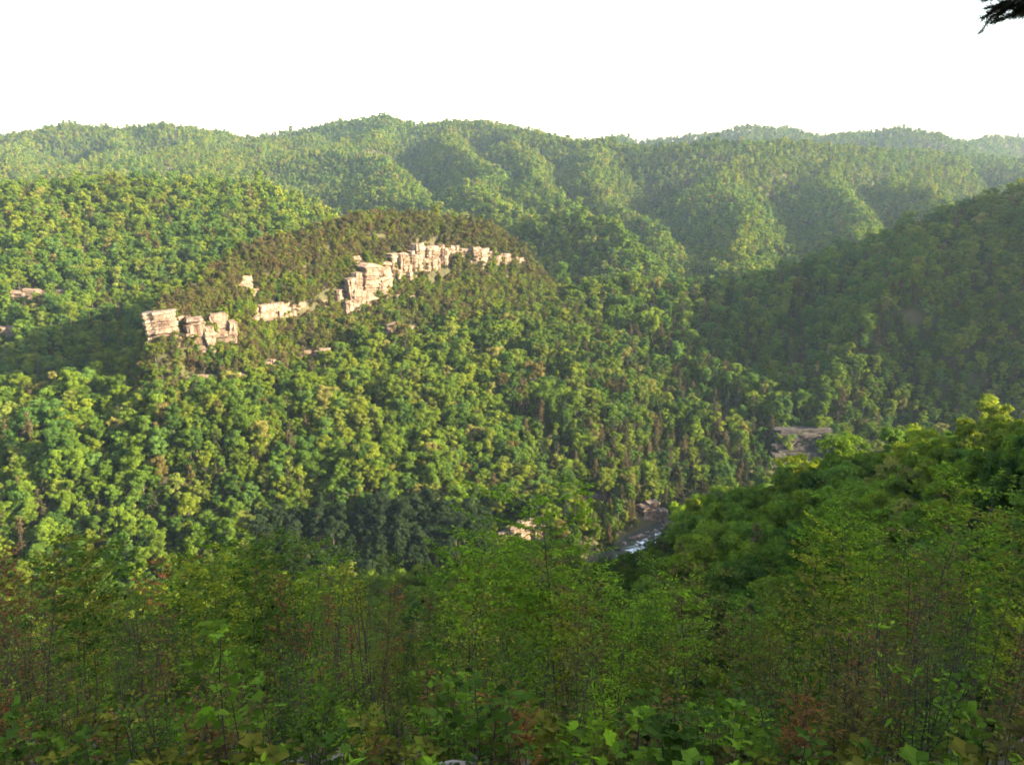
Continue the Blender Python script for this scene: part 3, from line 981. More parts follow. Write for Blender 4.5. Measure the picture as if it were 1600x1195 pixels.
# trees stand by area of ground, not of map: thin the flatter places
keep &= face | (rng.random(len(X)) < 0.92 * np.sqrt(1 + slope ** 2) + 0.04)
pxt, pyt, dpt = project(np.stack([X, Y, Z + 21], 1))
gap_edge = np.interp(pxt, [900, 935, 985, 1010, 1040, 1056, 1068, 1120], [940, 924, 902, 880, 864, 850, 780, 740])
rr_ = 5.5 * FPX / np.maximum(dpt, 1)
blocks = (Y > 20) & (Y < 432) & (pxt > 915 - rr_) & (pxt < 1075 + rr_) & (pyt < np.maximum(gap_edge, np.interp(pxt + rr_, [900, 935, 985, 1010, 1040, 1056, 1068, 1120], [940, 924, 902, 880, 864, 850, 780, 740])) - 2) & (X < 101)
keep &= ~blocks
vis = sees(X, Y, Z + 14 + 0.004 * Y, margin=1.0)
keep &= vis | (Y < 520) & (X > -250)
dT, sT, vT = poly_param(X, Y, TOWER)
relief = vT[:, 0] - vT[:, 1]
on_tower = (dT < 52) & (relief > 8)
keep &= ~(on_tower & (dT < 56) & (sT < 0.3) & ~face)
# nothing grows on the bare rock itself or right in front of it
px_, py_, dep_ = project(np.stack([X, Y, Z + np.where(face, 2.5, 9.0)], 1))
for q in OUTCROPS:
    r_ = np.where(face, 0.3, 4.4) * FPX / np.maximum(dep_, 1)
    inside = (px_ > q[0] - r_) & (px_ < q[1] + r_) & (py_ > q[2] - r_) & (py_ < q[3] + r_) & (Y < q[4] + 5) & (Y > q[4] - 70)
    keep &= ~(inside & ~lowscrub & (rng.random(len(X)) < q[5]))
X, Y, Z, slope, on_tower, dT, sT, dr, vis, face, lowscrub = (a[keep] for a in (X, Y, Z, slope, on_tower, dT, sT, dr, vis, face, lowscrub))
n = len(X)

# species and colour
PX, PY, DEP = project(np.stack([X, Y, Z + 9], 1))
patch = fbm(X / 55, Y / 55, 41, 3)
patch2 = fbm(X / 140, Y / 140, 47, 2)
r0 = rng.random(n)
p_con = 0.04 + 0.06 * np.clip(patch * 1.6, 0, 1)
right_slope = (X > 60) & (Y > 480) & (Y < 760)
mid_right = smooth01((PX - 650) / 450) * (1 - .8 * smooth01((PX - 1150) / 250)) * (Y > 400) * (Y < 780)
p_con = p_con + 0.32 * mid_right + 0.03 + np.where(on_tower, 0.05, 0)
p_con = np.where((Y < 420) & (X > 20), 0.02, p_con)
is_con = r0 < p_con
is_scrub = face & ((rng.random(n) < 0.72) | lowscrub)
is_con &= ~is_scrub
dry = rng.random(n)
G = np.array([[0.118, 0.174, 0.022], [0.088, 0.148, 0.022], [0.152, 0.190, 0.024], [0.056, 0.110, 0.022], [0.155, 0.186, 0.036], [0.086, 0.155, 0.034]])
pr = np.array([.30, .24, .18, .13, .06, .09])
gi = rng.choice(6, n, p=pr)
tint = G[gi] * rng.uniform(0.82, 1.18, (n, 1))
tint *= (1 + 0.16 * patch[:, None])
warm = np.array([1.12, 1.0, 0.85]); cool = np.array([0.90, 0.99, 1.05])
wv = np.clip(0.5 + 0.8 * patch2, 0, 1)[:, None]
tint *= warm * wv + cool * (1 - wv)
# new, pale or reddish foliage on some broadleaves
pale = rng.random(n) < 0.022
tint[pale] = np.array([0.20, 0.195, 0.055]) * rng.uniform(.8, 1.15, (pale.sum(), 1))
red = (rng.random(n) < 0.014) & ~((Y < 420) & (X > 20))
tint[red] = np.array([0.125, 0.105, 0.035]) * rng.uniform(.8, 1.15, (red.sum(), 1))
BR = np.array([[0.095, 0.075, 0.042], [0.070, 0.070, 0.036], [0.046, 0.062, 0.026], [0.110, 0.088, 0.050]])
ci = rng.choice(4, n, p=[.36, .28, .2, .16])
tint[is_con] = (BR[ci] * rng.uniform(0.85, 1.15, (n, 1)))[is_con]
SC = np.array([[0.098, 0.076, 0.036], [0.080, 0.088, 0.028], [0.105, 0.125, 0.024], [0.058, 0.056, 0.028]])
crest = dT < 15
si = np.where(crest, rng.choice(4, n, p=[.29, .29, .18, .24]), rng.choice(4, n, p=[.2, .3, .34, .16]))
tint[is_scrub] = (SC[si] * rng.uniform(0.85, 1.15, (n, 1)))[is_scrub]
spur_ = (Y < 420) & (X > 20)
tint[spur_] *= np.array([1.22, 1.22, 1.05])
# trees in the hollow by the river, tinted dark in place of shade
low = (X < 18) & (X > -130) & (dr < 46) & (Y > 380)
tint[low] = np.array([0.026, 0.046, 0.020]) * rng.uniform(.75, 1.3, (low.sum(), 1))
kind_b = ~is_con & ~is_scrub
scale = rng.uniform(0.62, 1.3, n)
scale *= np.where(Y > 1350, 0.95, 1.0) * np.where(Y > 2400, 1.05, 1.0) * np.where(is_con, 1.15, 1.0)
scale = np.where((slope > 1.2) & ~face, scale * 0.8, scale)
scale = np.where(face & ~is_scrub, rng.uniform(.42, .7, n), scale)
scale = np.where(is_scrub, rng.uniform(0.7, 1.5, n), scale)
scale = np.where(is_scrub & (dT < 13), scale * 1.08, scale)
scale = np.where((rng.random(n) < .05) & (kind_b) & ~face, scale * 1.25, scale)
scale = np.where((Y < 420) & (X > 20), scale * .82, scale)
scale = np.where((dT < 70) & (sT > 0.0) & ~face & (Y > 480), scale * .6, scale)
scale = np.where(face & ~is_scrub & (dT < 14), scale * .75, scale)
scale = np.where(lowscrub, rng.uniform(0.25, 0.5, n), scale)
scale = np.where(dr < 24, scale * 0.8, scale)
rot = rng.uniform(0, 2 * math.pi, n)
far = Y > 900
kind = np.where(is_scrub, 2, np.where(is_con, 1, 0))
variant = rng.integers(0, 1000, n)

# the largest ones in view become trees of their own; the rest is the forest
size_px = FPX * scale * np.where(kind == 2, 5.5, 11.0) / np.maximum(DEP, 1)
inframe = (PX > -20) & (PX < 1620) & (PY > 150) & (PY < 960) & (DEP > 0) & vis
solo = np.zeros(n, bool)
for kd, most in ((0, 290), (1, 150), (2, 140)):
    c = np.where((kind == kd) & inframe & ~far)[0]
    # hidden behind the nearby shrubs on the viewpoint hillside: not in view
    c = c[(PY[c] < 905)]
    c = c[np.argsort(-size_px[c])][:most]
    solo[c] = True


def place_words(px, py, x, y):
    if y < 420 and x > 20:
        return 'shaded spur at the right edge' if px > 1350 else ('shaded spur above the rapids' if px < 1180 else 'shaded right spur, left half' if px < 1270 else 'shaded right spur, right half')
    if px < 330:
        return 'sunlit slope under the leftmost pale tower'
    if px < 620:
        return 'sunlit slope under the long pale cliff'
    if px < 860:
        return 'sunlit slope left of the river bend'
    if px < 1120:
        return 'slope straight above the river bend'
    return 'dark slope beside the grey rock wall'


HUES = (((.20, .195, .055), 'pale cream green'), ((.125, .105, .035), 'brownish'), ((.15, .18, .012), 'yellow green'), ((.112, .162, .011), 'bright green'), ((.085, .14, .014), 'fresh green'), ((.055, .105, .014), 'deep green'))


def hue_word(t):
    t = np.asarray(t); t = t / t.sum() * 0.25 + t * 0.3
    best = min(HUES, key=lambda h: np.linalg.norm((np.array(h[0]) / sum(h[0]) * 0.25 + np.array(h[0]) * .3) - t))
    return best[1]


def size_word(s):
    return 'tall' if s > 1.08 else 'small' if s < 0.84 else 'medium'


ORD = 'leftmost second third fourth fifth sixth seventh eighth ninth tenth eleventh twelfth thirteenth fourteenth fifteenth sixteenth seventeenth eighteenth nineteenth twentieth twenty-first twenty-second twenty-third twenty-fourth twenty-fifth twenty-sixth'.split()
LABELS = []


def single_out(rows):
    """look-alikes that share a description are told apart by their order from left to right"""
    by = {}
    for r_ in rows:
        by.setdefault(r_[0], []).append(r_)
    for lab_, rs in by.items():
        if len(rs) < 2 or len(rs) > len(ORD):
            continue
        rs.sort(key=lambda r_: r_[1])
        for k_, r_ in enumerate(rs):
            w_ = 'leftmost' if k_ == 0 else 'rightmost' if k_ == len(rs) - 1 else ORD[k_] + ' from left'
            r_[2]['label'] = f'{lab_}, {w_}' if len(lab_.split()) + len(w_.split()) <= 16 else f'{ORD[k_]} {lab_}'


proto_of = {0: BROAD, 1: CONI, 2: SCRUB}
for i in np.where(solo)[0]:
    P = proto_of[kind[i]]
    p = P[variant[i] % len(P)]
    where = place_words(PX[i], PY[i], X[i], Y[i])
    part_ = 'upper' if PY[i] < 640 else 'middle' if PY[i] < 760 else 'lower'
    if kind[i] == 0:
        nm, lab, cat, grp = 'broadleaf_tree', f'{size_word(scale[i])} {hue_word(tint[i])} leafy tree on the {part_} {where}', 'tree', 'leafy trees on the ' + where
    elif kind[i] == 1:
        br = 'brown' if tint[i][0] > 0.075 else 'dark olive'
        nm, lab, cat, grp = 'conifer_tree', f'{size_word(scale[i])} pointed {br} conifer, {part_} {where}', 'conifer', 'brown conifers on the ' + where
    else:
        w = 'leftmost tower' if PX[i] < 262 else 'cleft tower' if PX[i] < 290 else 'cracked buttress' if PX[i] < 332 else 'tan buttress' if PX[i] < 370 else 'low rock band' if PX[i] < 470 else 'mid ridge' if PX[i] < 640 else 'right cliffs'
        br = 'brown' if tint[i][0] > tint[i][1] else 'olive green'
        top = 'crest above' if dT[i] < 12 else 'upper ledges beside' if dT[i] < 26 else 'lower ledges beside'
        sz = 'larger' if scale[i] > .8 else 'small'
        nm, lab, cat, grp = 'scrub_tree', f'{sz} {br} scrub tree, {top} the rock, {w}', 'scrub tree', 'scrub on the ' + w
    LABELS.append([lab, PX[i], None])
    t = LABELS[-1][2] = thing(nm, lab, cat, (X[i], Y[i], Z[i] - 0.3), rot[i], grp, float(scale[i]))
    link('trunk', p[1], t)
    c = link('crown', p[0], t)
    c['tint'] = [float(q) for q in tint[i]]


def instance_points(name, label, me, col):
    """points that each carry one model of the collection"""
    ng = bpy.data.node_groups.new(name, 'GeometryNodeTree')
    ng.interface.new_socket('Geometry', in_out='INPUT', socket_type='NodeSocketGeometry')
    ng.interface.new_socket('Geometry', in_out='OUTPUT', socket_type='NodeSocketGeometry')
    gi_, go = ng.nodes.new('NodeGroupInput'), ng.nodes.new('NodeGroupOutput')
    ci_ = ng.nodes.new('GeometryNodeCollectionInfo')
    ci_.inputs['Collection'].default_value = col
    ci_.inputs['Separate Children'].default_value = True
    ci_.inputs['Reset Children'].default_value = True
    iop = ng.nodes.new('GeometryNodeInstanceOnPoints')
    iop.inputs['Pick Instance'].default_value = True
    def named(nm, typ):
        q = ng.nodes.new('GeometryNodeInputNamedAttribute'); q.data_type = typ; q.inputs['Name'].default_value = nm
        return next(s for s in q.outputs if s.enabled and s.name == 'Attribute')
    cx = ng.nodes.new('ShaderNodeCombineXYZ')
    L = ng.links.new
    L(named('turn', 'FLOAT'), cx.inputs['Z'])
    L(cx.outputs[0], iop.inputs['Rotation'])
    L(named('size', 'FLOAT'), iop.inputs['Scale'])
    L(named('model', 'INT'), iop.inputs['Instance Index'])
    L(ci_.outputs[0], iop.inputs['Instance'])
    L(gi_.outputs[0], iop.inputs['Points'])
    L(iop.outputs[0], go.inputs[0])
    o = link(name, me, kind='stuff', label=label, category='forest')
    mod = o.modifiers.new('trees', 'NODES')
    mod.node_group = ng
    return o


def forest_object(name, label, sel, protos):
    """one object of many trees: points that carry a tree each"""
    col = bpy.data.collections.new(name + '_models')
    for k, p in enumerate(protos):
        o = bpy.data.objects.new(f'tree_model_{k:02d}', p[2])
        col.objects.link(o)
    idx_ = np.where(sel)[0]
    me = bpy.data.meshes.new(name)
    me.vertices.add(len(idx_))
    me.vertices.foreach_set('co', np.stack([X[idx_], Y[idx_], Z[idx_] - 0.3], 1).astype(np.float32).ravel())
    a = me.attributes.new('tint', 'FLOAT_COLOR', 'POINT')
    a.data.foreach_set('color', np.concatenate([tint[idx_], np.ones((len(idx_), 1))], 1).astype(np.float32).ravel())
    a = me.attributes.new('size', 'FLOAT', 'POINT'); a.data.foreach_set('value', scale[idx_].astype(np.float32))
    a = me.attributes.new('turn', 'FLOAT', 'POINT'); a.data.foreach_set('value', rot[idx_].astype(np.float32))
    a = me.attributes.new('model', 'INT', 'POINT'); a.data.foreach_set('value', (variant[idx_] % len(protos)).astype(np.int32))
    return instance_points(name, label, me, col)


# pale dead trees standing among the green ones
def snag_mesh(seed):
    rg = np.random.default_rng(seed)
    mb = MB()
    t = np.linspace(0, 1, 7)
    H_ = 17
    path = np.stack([rg.normal(0, .4) * t, rg.normal(0, .4) * t, -1 + t * (H_ + 1)], 1)
    mb.tube(path, .24 * (1 - .8 * t) + .03, 6)
    for k in range(9):
        fz = rg.uniform(.4, .95)
        b0 = np.array([np.interp(fz, t, path[:, c]) for c in range(3)])
        a_ = rg.uniform(0, 6.28); l_ = rg.uniform(1.2, 3.6) * (1.2 - fz)
        e = b0 + np.array([math.cos(a_) * l_, math.sin(a_) * l_, l_ * rg.uniform(.2, .9)])
        mb.tube(np.stack([b0, (b0 + e) / 2 + rg.normal(0, .12, 3), e]), [.09, .06, .02], 4)
    return mb.mesh('snag', [M_SNAG], smooth=True)


M_SNAG = bark_material('weathered_grey_wood', (0.20, 0.18, 0.16), (0.40, 0.37, 0.33), 3.0)
snags = [snag_mesh(600 + k) for k in range(3)]
cand = np.where((kind == 0) & inframe & ~far & (Y > 430) & (PX > 330) & (PX < 1500) & ~solo & (scale > .8))[0]
for k, i in enumerate(rng.choice(cand, 14, replace=False)):
    px_i = PX[i]
    lab = f'pale bare dead tree on the {place_words(PX[i], PY[i], X[i], Y[i])}'
    o = link('dead_tree', snags[k % 3], None, (X[i] + 2.2, Y[i] - 2.2, float(terrain(X[i] + 2.2, Y[i] - 2.2)) - .3), label=lab, category='dead tree', group='dead trees in the gorge forest')
    o.rotation_euler = (rng.normal(0, .05), rng.normal(0, .05), rot[i])
    LABELS.append([lab, px_i, o])
single_out(LABELS)
# low understory between the trunks
ux, uy = [], []
for (y0, y1, s_) in ((60, 420, 4.6), (420, 900, 4.6)):
    x_, y_ = jitter_grid(-.72 * y1 - 100, .72 * y1 + 160, y0, y1, s_)
    k = (np.abs(x_) < .66 * y_ + 90)
    ux.append(x_[k]); uy.append(y_[k])
ux = np.concatenate(ux); uy = np.concatenate(uy)
uz = terrain(ux, uy)
ud, us_, uv = poly_param(ux, uy, TOWER)
ur, _, _ = poly_param(ux, uy, RIVER)
k = sees(ux, uy, uz + 8, 1.0) & (ur > RIVER_W + 1) & ~((ud < 56) & (us_ < .3) & (uv[:, 0] - uv[:, 1] > 6)) & (np.hypot(ux, uy) > 70)
upx, upy, udep = project(np.stack([ux, uy, uz + 2.5], 1))
for q in OUTCROPS:
    k &= ~((upx > q[0] - 6) & (upx < q[1] + 6) & (upy > q[2] - 6) & (upy < q[3] + 2) & (uy < q[4] + 5) & (uy > q[4] - 60))
ux, uy, uz = ux[k], uy[k], uz[k]
nu = len(ux)
us = rng.uniform(.55, 1.25, nu)
ut = np.array([[.07, .12, .012], [.055, .095, .012], [.10, .14, .012], [.08, .075, .025]])[rng.choice(4, nu, p=[.4, .3, .2, .1])] * rng.uniform(.75, 1.15, (nu, 1))


def understory():
    global X, Y, Z, tint, scale, rot, variant
    keep_ = (X, Y, Z, tint, scale, rot, variant)
    X, Y, Z, tint, scale, rot, variant = ux, uy, uz, ut, us, rng.uniform(0, 6.28, nu), rng.integers(0, 1000, nu)
    forest_object('understory', 'low green understory between the trunks of the gorge forest', np.ones(nu, bool), SCRUB)
    X, Y, Z, tint, scale, rot, variant = keep_


understory()
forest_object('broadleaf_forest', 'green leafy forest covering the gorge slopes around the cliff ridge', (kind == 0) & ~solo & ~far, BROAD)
forest_object('conifer_forest', 'brown and dark conifers scattered through the gorge forest', (kind == 1) & ~solo & ~far, CONI)
forest_object('scrub_cover', 'low brown and olive scrub clothing the cliff ridge', (kind == 2) & ~solo, SCRUB)
forest_object('distant_forest', 'hazy green leafy forest on the far hills', (kind != 1) & far, FAR_B)
forest_object('distant_conifers', 'dark conifers dotted over the far hills', (kind == 1) & far, FAR_C)
print('TREES', n, 'solo', solo.sum(), 'far', far.sum(), [int(((kind == k) & solo).sum()) for k in range(3)])

# ------------------------------------------------------------------ the near hillside: saplings and shrubs, one by one
M_LEAF_NEAR = leaf_material('sapling_leaves', trans=0.5, spread=0.8)
M_TWIG = bark_material('dark_twig_bark', (0.020, 0.016, 0.012), (0.075, 0.055, 0.04), 25.0)
M_TWIG_PALE = bark_material('dry_twig_bark', (0.05, 0.04, 0.028), (0.13, 0.10, 0.07), 25.0)

# leaf outlines in their own plane (along, across, out)
OVAL = (np.array([[0, 0, 0], [.3, .26, .05], [.68, .2, .03], [1, 0, -.10], [.68, -.2, .03], [.3, -.26, .05], [.5, 0, -.03]]),
        np.array([[0, 6, 1], [1, 6, 2], [2, 6, 3], [3, 6, 4], [4, 6, 5], [5, 6, 0]]))
NARROW = (np.array([[0, 0, 0], [.4, .13, .04], [1, 0, -.16], [.4, -.13, .04]]), np.array([[0, 2, 1], [0, 3, 2]]))
MAPLE = (np.array([[0, 0, 0], [-.08, .30, .03], [.12, .42, .04], [.32, .58, -.03], [.44, .38, .05], [.68, .36, -.01], [.70, .18, .04], [1.02, 0, -.08],
                   [.70, -.18, .04], [.68, -.36, -.01], [.44, -.38, .05], [.32, -.58, -.03], [.12, -.42, .04], [-.08, -.30, .03], [.36, 0, -.02]]),
         np.array([[14, i, (i + 1) % 14] for i in range(14)]))
MAPLE_LOW = (MAPLE[0][[0, 1, 3, 5, 7, 9, 11, 13]], np.array([[0, 2, 1], [0, 3, 2], [0, 4, 3], [0, 5, 4], [0, 6, 5], [0, 7, 6]]))
ROUND = (np.array([[0, 0, 0], [.35, .38, .05], [.8, .28, 0], [1, 0, -.05], [.8, -.28, 0], [.35, -.38, .05]]), np.array([[0, 3, 1], [1, 3, 2], [0, 5, 3], [5, 4, 3]]))


def norm(v):
    return v / (np.linalg.norm(v, axis=-1, keepdims=True) + 1e-9)


def leaf_mesh_data(tpl, P, D, Nn, S, var):
    T, F = tpl
    D = norm(D); Nn = norm(Nn - D * (Nn * D).sum(-1, keepdims=True)); B = np.cross(Nn, D)
    V = P[:, None] + S[:, None, None] * (T[None, :, 0:1] * D[:, None] + T[None, :, 1:2] * B[:, None] + T[None, :, 2:3] * Nn[:, None])
    k = len(T)
    Fa = (np.arange(len(P))[:, None, None] * k + F[None]).reshape(-1, F.shape[1])
    return V.reshape(-1, 3), Fa, np.repeat(var, k)


def sapling_skeleton(rg, H, stems=1, first=0.25, spacing=0.16, length=0.30, angle=0.85, lean=0.06, twigs=2, gap=0.06, droop=0.25, top_bias=0.6, r0=None):
    """woody tubes and the places of leaves"""
    mb = MB()
    LP, LD, LN = [], [], []
    r0 = r0 or (0.004 + 0.0026 * H)
    for s in range(stems):
        m = 9
        t = np.linspace(0, 1, m)
        az = rg.uniform(0, 2 * math.pi); ln = abs(rg.normal(lean, lean * .6)) + (0.10 * (stems > 1))
        h = H * (1 if s == 0 else rg.uniform(.6, .95))
        wob = np.cumsum(rg.normal(0, 0.012 * h, (m, 2)), axis=0)
        ox, oy = (rg.normal(0, .05 * H, 2) if s else (0, 0))
        path = np.stack([ox + math.cos(az) * ln * h * t ** 1.3 + wob[:, 0] * t, oy + math.sin(az) * ln * h * t ** 1.3 + wob[:, 1] * t, -0.15 + t * (h + 0.15)], 1)
        mb.tube(path, r0 * (1 - 0.8 * t) + 0.0016, 5)
        z = h * first
        th = rg.uniform(0, 6.28)
        while z < h * 0.99:
            f = z / h
            base = np.array([np.interp(f, t, path[:, q]) for q in range(3)])
            th += 2.4 + rg.normal(0, .3)
            L = h * length * (1.05 - top_bias * f) * rg.uniform(.6, 1.2) * min(1, 0.35 + 2.2 * (f - first))
            L = max(L, 0.08)
            up = rg.normal(angle, .15)
            d = np.array([math.cos(th) * math.sin(up), math.sin(th) * math.sin(up), math.cos(up)])
            nb = 5
            q = np.linspace(0, 1, nb)
            bp = base + d * (q * L)[:, None] + np.array([0, 0, -droop * L]) * (q ** 2)[:, None]
            rb = r0 * 0.38 * (1 - f * 0.5)
            mb.tube(bp, rb * (1 - .75 * q) + 0.0009, 4)
            runs = [(bp, L)]
            for k in range(twigs):
                ft = rg.uniform(.3, .85)
                b0 = np.array([np.interp(ft, q, bp[:, c]) for c in range(3)])
                side = norm(np.cross(d, [0, 0, 1])) * rg.choice([-1, 1])
                dt = norm(d * .7 + side * .7 + rg.normal(0, .15, 3))
                Lt = L * rg.uniform(.3, .55)
                tp = b0 + dt * (q * Lt)[:, None] + np.array([0, 0, -droop * .6 * Lt]) * (q ** 2)[:, None]
                mb.tube(tp[[0, 2, 4]], [rb * .5 + .0006, rb * .35 + .0006, .0006], 3)
                runs.append((tp, Lt))
            for bp_, L_ in runs:
                nl = max(2, int(L_ * 0.85 / gap))
                fl = np.linspace(.18, 1.0, nl)
                P = np.stack([np.interp(fl, q, bp_[:, c]) for c in range(3)], 1)
                ax = norm(np.gradient(bp_, axis=0))[np.clip((fl * 4).astype(int), 0, 4)]
                sd = norm(np.cross(ax, [0, 0, 1.0])) * np.where(np.arange(nl) % 2, 1, -1)[:, None]
                D = ax * .55 + sd * .8 + rg.normal(0, .28, (nl, 3)) + np.array([0, 0, -.18])
                D[-1] = ax[-1] + rg.normal(0, .1, 3)
                LP.append(P); LD.append(D); LN.append(np.array([0, 0, 1.0]) + rg.normal(0, .38, (nl, 3)))
            z += spacing * rg.uniform(.6, 1.4)
        # tip leaves
        n_ = 5
        LP.append(np.repeat(path[-1:], n_, 0)); LD.append(np.stack([np.cos(np.arange(n_) * 1.26), np.sin(np.arange(n_) * 1.26), np.full(n_, .35)], 1)); LN.append(np.tile([0, 0, 1.0], (n_, 1)) + rg.normal(0, .2, (n_, 3)))
    return mb, np.concatenate(LP), np.concatenate(LD), np.concatenate(LN)


def sapling_proto(seed, H, tpl, leaf, bark=None, bare=0.0, **kw):
    rg = np.random.default_rng(seed)
    mb, P, D, Nn = sapling_skeleton(rg, H, **kw)
    if bare:
        k = rg.random(len(P)) > bare
        P, D, Nn = P[k], D[k], Nn[k]
    S = leaf * rg.uniform(.6, 1.25, len(P))
    var = np.clip(rg.normal(.5, .2, len(P)), 0, 1)
    V, F, a = leaf_mesh_data(tpl, P, D, Nn, S, var)
    return (mesh_np('sapling_crown', V, F, [M_LEAF_NEAR], a), mb.mesh('sapling_stem', [bark or M_TWIG], smooth=True), H, len(P))


PROTO = {}
sd = 2000
for cls, H in (('low', 0.9), ('mid', 2.0), ('tall', 3.8), ('young', 6.8)):
    big = {'low': 0, 'mid': 1, 'tall': 2, 'young': 3}[cls]
    gap = (.045, .045, .048, .06)[big]
    spc = (.065, .095, .115, .15)[big]
    tw = (2, 2, 3, 4)[big]
    for style in ('maple', 'oval', 'narrow', 'round', 'dry', 'whip') + (('lush',) if big > 1 else ()):
        for r in range(2):
            sd += 1
            if style == 'maple':
                p = sapling_proto(sd, H, MAPLE_LOW, (.058, .066, .075, .10)[big], first=.3, spacing=spc, length=(.42, .36, .30, .27)[big], twigs=tw, gap=gap * 1.25, top_bias=.42, stems=1 + (big == 0))
            elif style == 'lush':
                p = sapling_proto(sd, H, OVAL, (0, 0, .10, .125)[big], first=.34, spacing=spc * .8, length=(0, 0, .30, .29)[big], twigs=4, gap=.042 if big == 2 else .055, angle=.9, top_bias=.28)
            elif style == 'oval':
                p = sapling_proto(sd, H, OVAL, (.05, .055, .065, .085)[big], first=.3, spacing=spc, length=(.42, .36, .30, .28)[big], twigs=tw, gap=gap, top_bias=.42, stems=(2, 1, 1, 1)[big])
            elif style == 'narrow':
                p = sapling_proto(sd, H, NARROW, (.075, .08, .085, .11)[big], first=.15, spacing=spc * .9, length=(.45, .32, .22, .22)[big], twigs=tw, gap=gap * .7, stems=(5, 3, 2, 1)[big], angle=.6)
            elif style == 'round':
                p = sapling_proto(sd, H, ROUND, (.045, .05, .06, .09)[big], first=.3, spacing=spc, length=(.4, .32, .26, .27)[big], twigs=tw + 1, gap=gap, stems=(3, 2, 1, 1)[big], angle=1.0, bare=.15)
            elif style == 'dry':
                p = sapling_proto(sd, H, OVAL, (.04, .045, .05, .07)[big], first=.2, spacing=spc * .8, length=(.4, .3, .22, .22)[big], twigs=tw + 1, gap=gap * 1.1, stems=(4, 3, 2, 1)[big], angle=.65, bare=.5)
            else:
                p = sapling_proto(sd, H, OVAL, (.06, .07, .08, .10)[big], first=.80, spacing=spc * .45, length=.11, twigs=1, gap=gap, stems=(3, 3, 2, 1)[big], angle=.9, lean=.04)
            PROTO.setdefault((cls, style), []).append(p)

TINTS = {'green': (0.112, 0.205, 0.030), 'bright green': (0.155, 0.262, 0.032), 'deep green': (0.062, 0.122, 0.026), 'olive': (0.165, 0.168, 0.034),
         'reddish brown': (0.230, 0.108, 0.055), 'yellow green': (0.205, 0.250, 0.032), 'dull brown green': (0.125, 0.110, 0.042)}


def where_words(px):
    for lim, w in ((110, 'at the left edge'), (240, 'below the leftmost tower'), (380, 'left of the front maple'), (520, 'among the thin upright stems'), (640, 'right of the thin stems'),
                   (760, 'under the dark hollow'), (860, 'left of the tallest sapling'), (940, 'beside the tallest sapling'), (1040, 'right under the rapids'), (1140, 'right of the rapids'),
                   (1240, 'under the grey rock wall'), (1340, 'left of the reddish thicket'), (1440, 'in the reddish thicket'), (1530, 'by the two thin whips')):
        if px < lim:
            return w
    return 'at the right edge'


def depth_words(y):
    return 'in front' if y < 6.5 else 'near' if y < 11 else 'midway' if y < 22 else 'farther' if y < 40 else 'lowest'


STYLE = {'maple': ('maple_sapling', 'broad leaved'), 'oval': ('sapling', 'leafy'), 'narrow': ('shrub', 'narrow leaved'), 'round': ('sapling', 'airy round leaved'), 'dry': ('twiggy_shrub', 'thin twiggy'), 'whip': ('whip_sapling', 'bare stemmed'), 'lush': ('leafy_sapling', 'dense leafy')}
near_plants = []


def plant(px, Y, top_py, style, tint, rg, label=None, scale=None):
    """one plant on the ground at distance Y whose top reaches the photo row top_py"""
    d = ray(px, 1000)
    x = (px - 800) / FPX * (Y * math.cos(PITCH) + (0.74 * Y + 1.5) * math.sin(PITCH))
    z = float(terrain(np.array([x]), np.array([Y]))[0])
    zt = at(px, top_py, Y)[2]
    h = float(np.clip(zt - z, 0.35, 10.0))
    if style == 'lush' and h < 2.3:
        style = 'maple'
    cls = 'low' if h < 1.05 else 'mid' if h < 2.3 else 'tall' if h < 4.6 else 'young'
    p = PROTO[(cls, style)][rg.integers(0, 2)]
    s = h / p[2]
    nm, kindw = STYLE[style]
    cat = 'shrub' if style in ('narrow', 'dry') else 'sapling'
    sizew = 'knee high' if h < .9 else 'waist high' if h < 1.6 else 'tall' if h > 4 else 'head high'
    lab = label or f'{sizew} {tint} {kindw} {cat} {where_words(px)}, {depth_words(Y)}'
    t = thing(nm, lab, cat, (x, Y, z - 0.02), rg.uniform(0, 6.28), 'saplings and shrubs on the near hillside', (s * rg.uniform(.9, 1.1), s * rg.uniform(.9, 1.1), s))
    near_plants.append([lab, px, t])
    link('stem', p[1], t)
    c = link('crown', p[0], t)
    tt = np.array(TINTS[tint]) * rg.uniform(.85, 1.15)
    c['tint'] = [float(q) for q in tt]
    return t


ENV_X = np.array([0, 100, 200, 300, 400, 470, 560, 620, 660, 700, 760, 830, 870, 910, 950, 1000, 1050, 1100, 1150, 1200, 1250, 1300, 1360, 1420, 1480, 1540, 1600])
ENV_Y = np.array([880, 890, 905, 865, 868, 880, 890, 905, 950, 870, 850, 840, 800, 850, 905, 900, 880, 880, 930, 900, 830, 800, 805, 800, 850, 830, 790])
rgN = np.random.default_rng(4242)
styles = ['maple', 'oval', 'narrow', 'round', 'dry', 'whip']


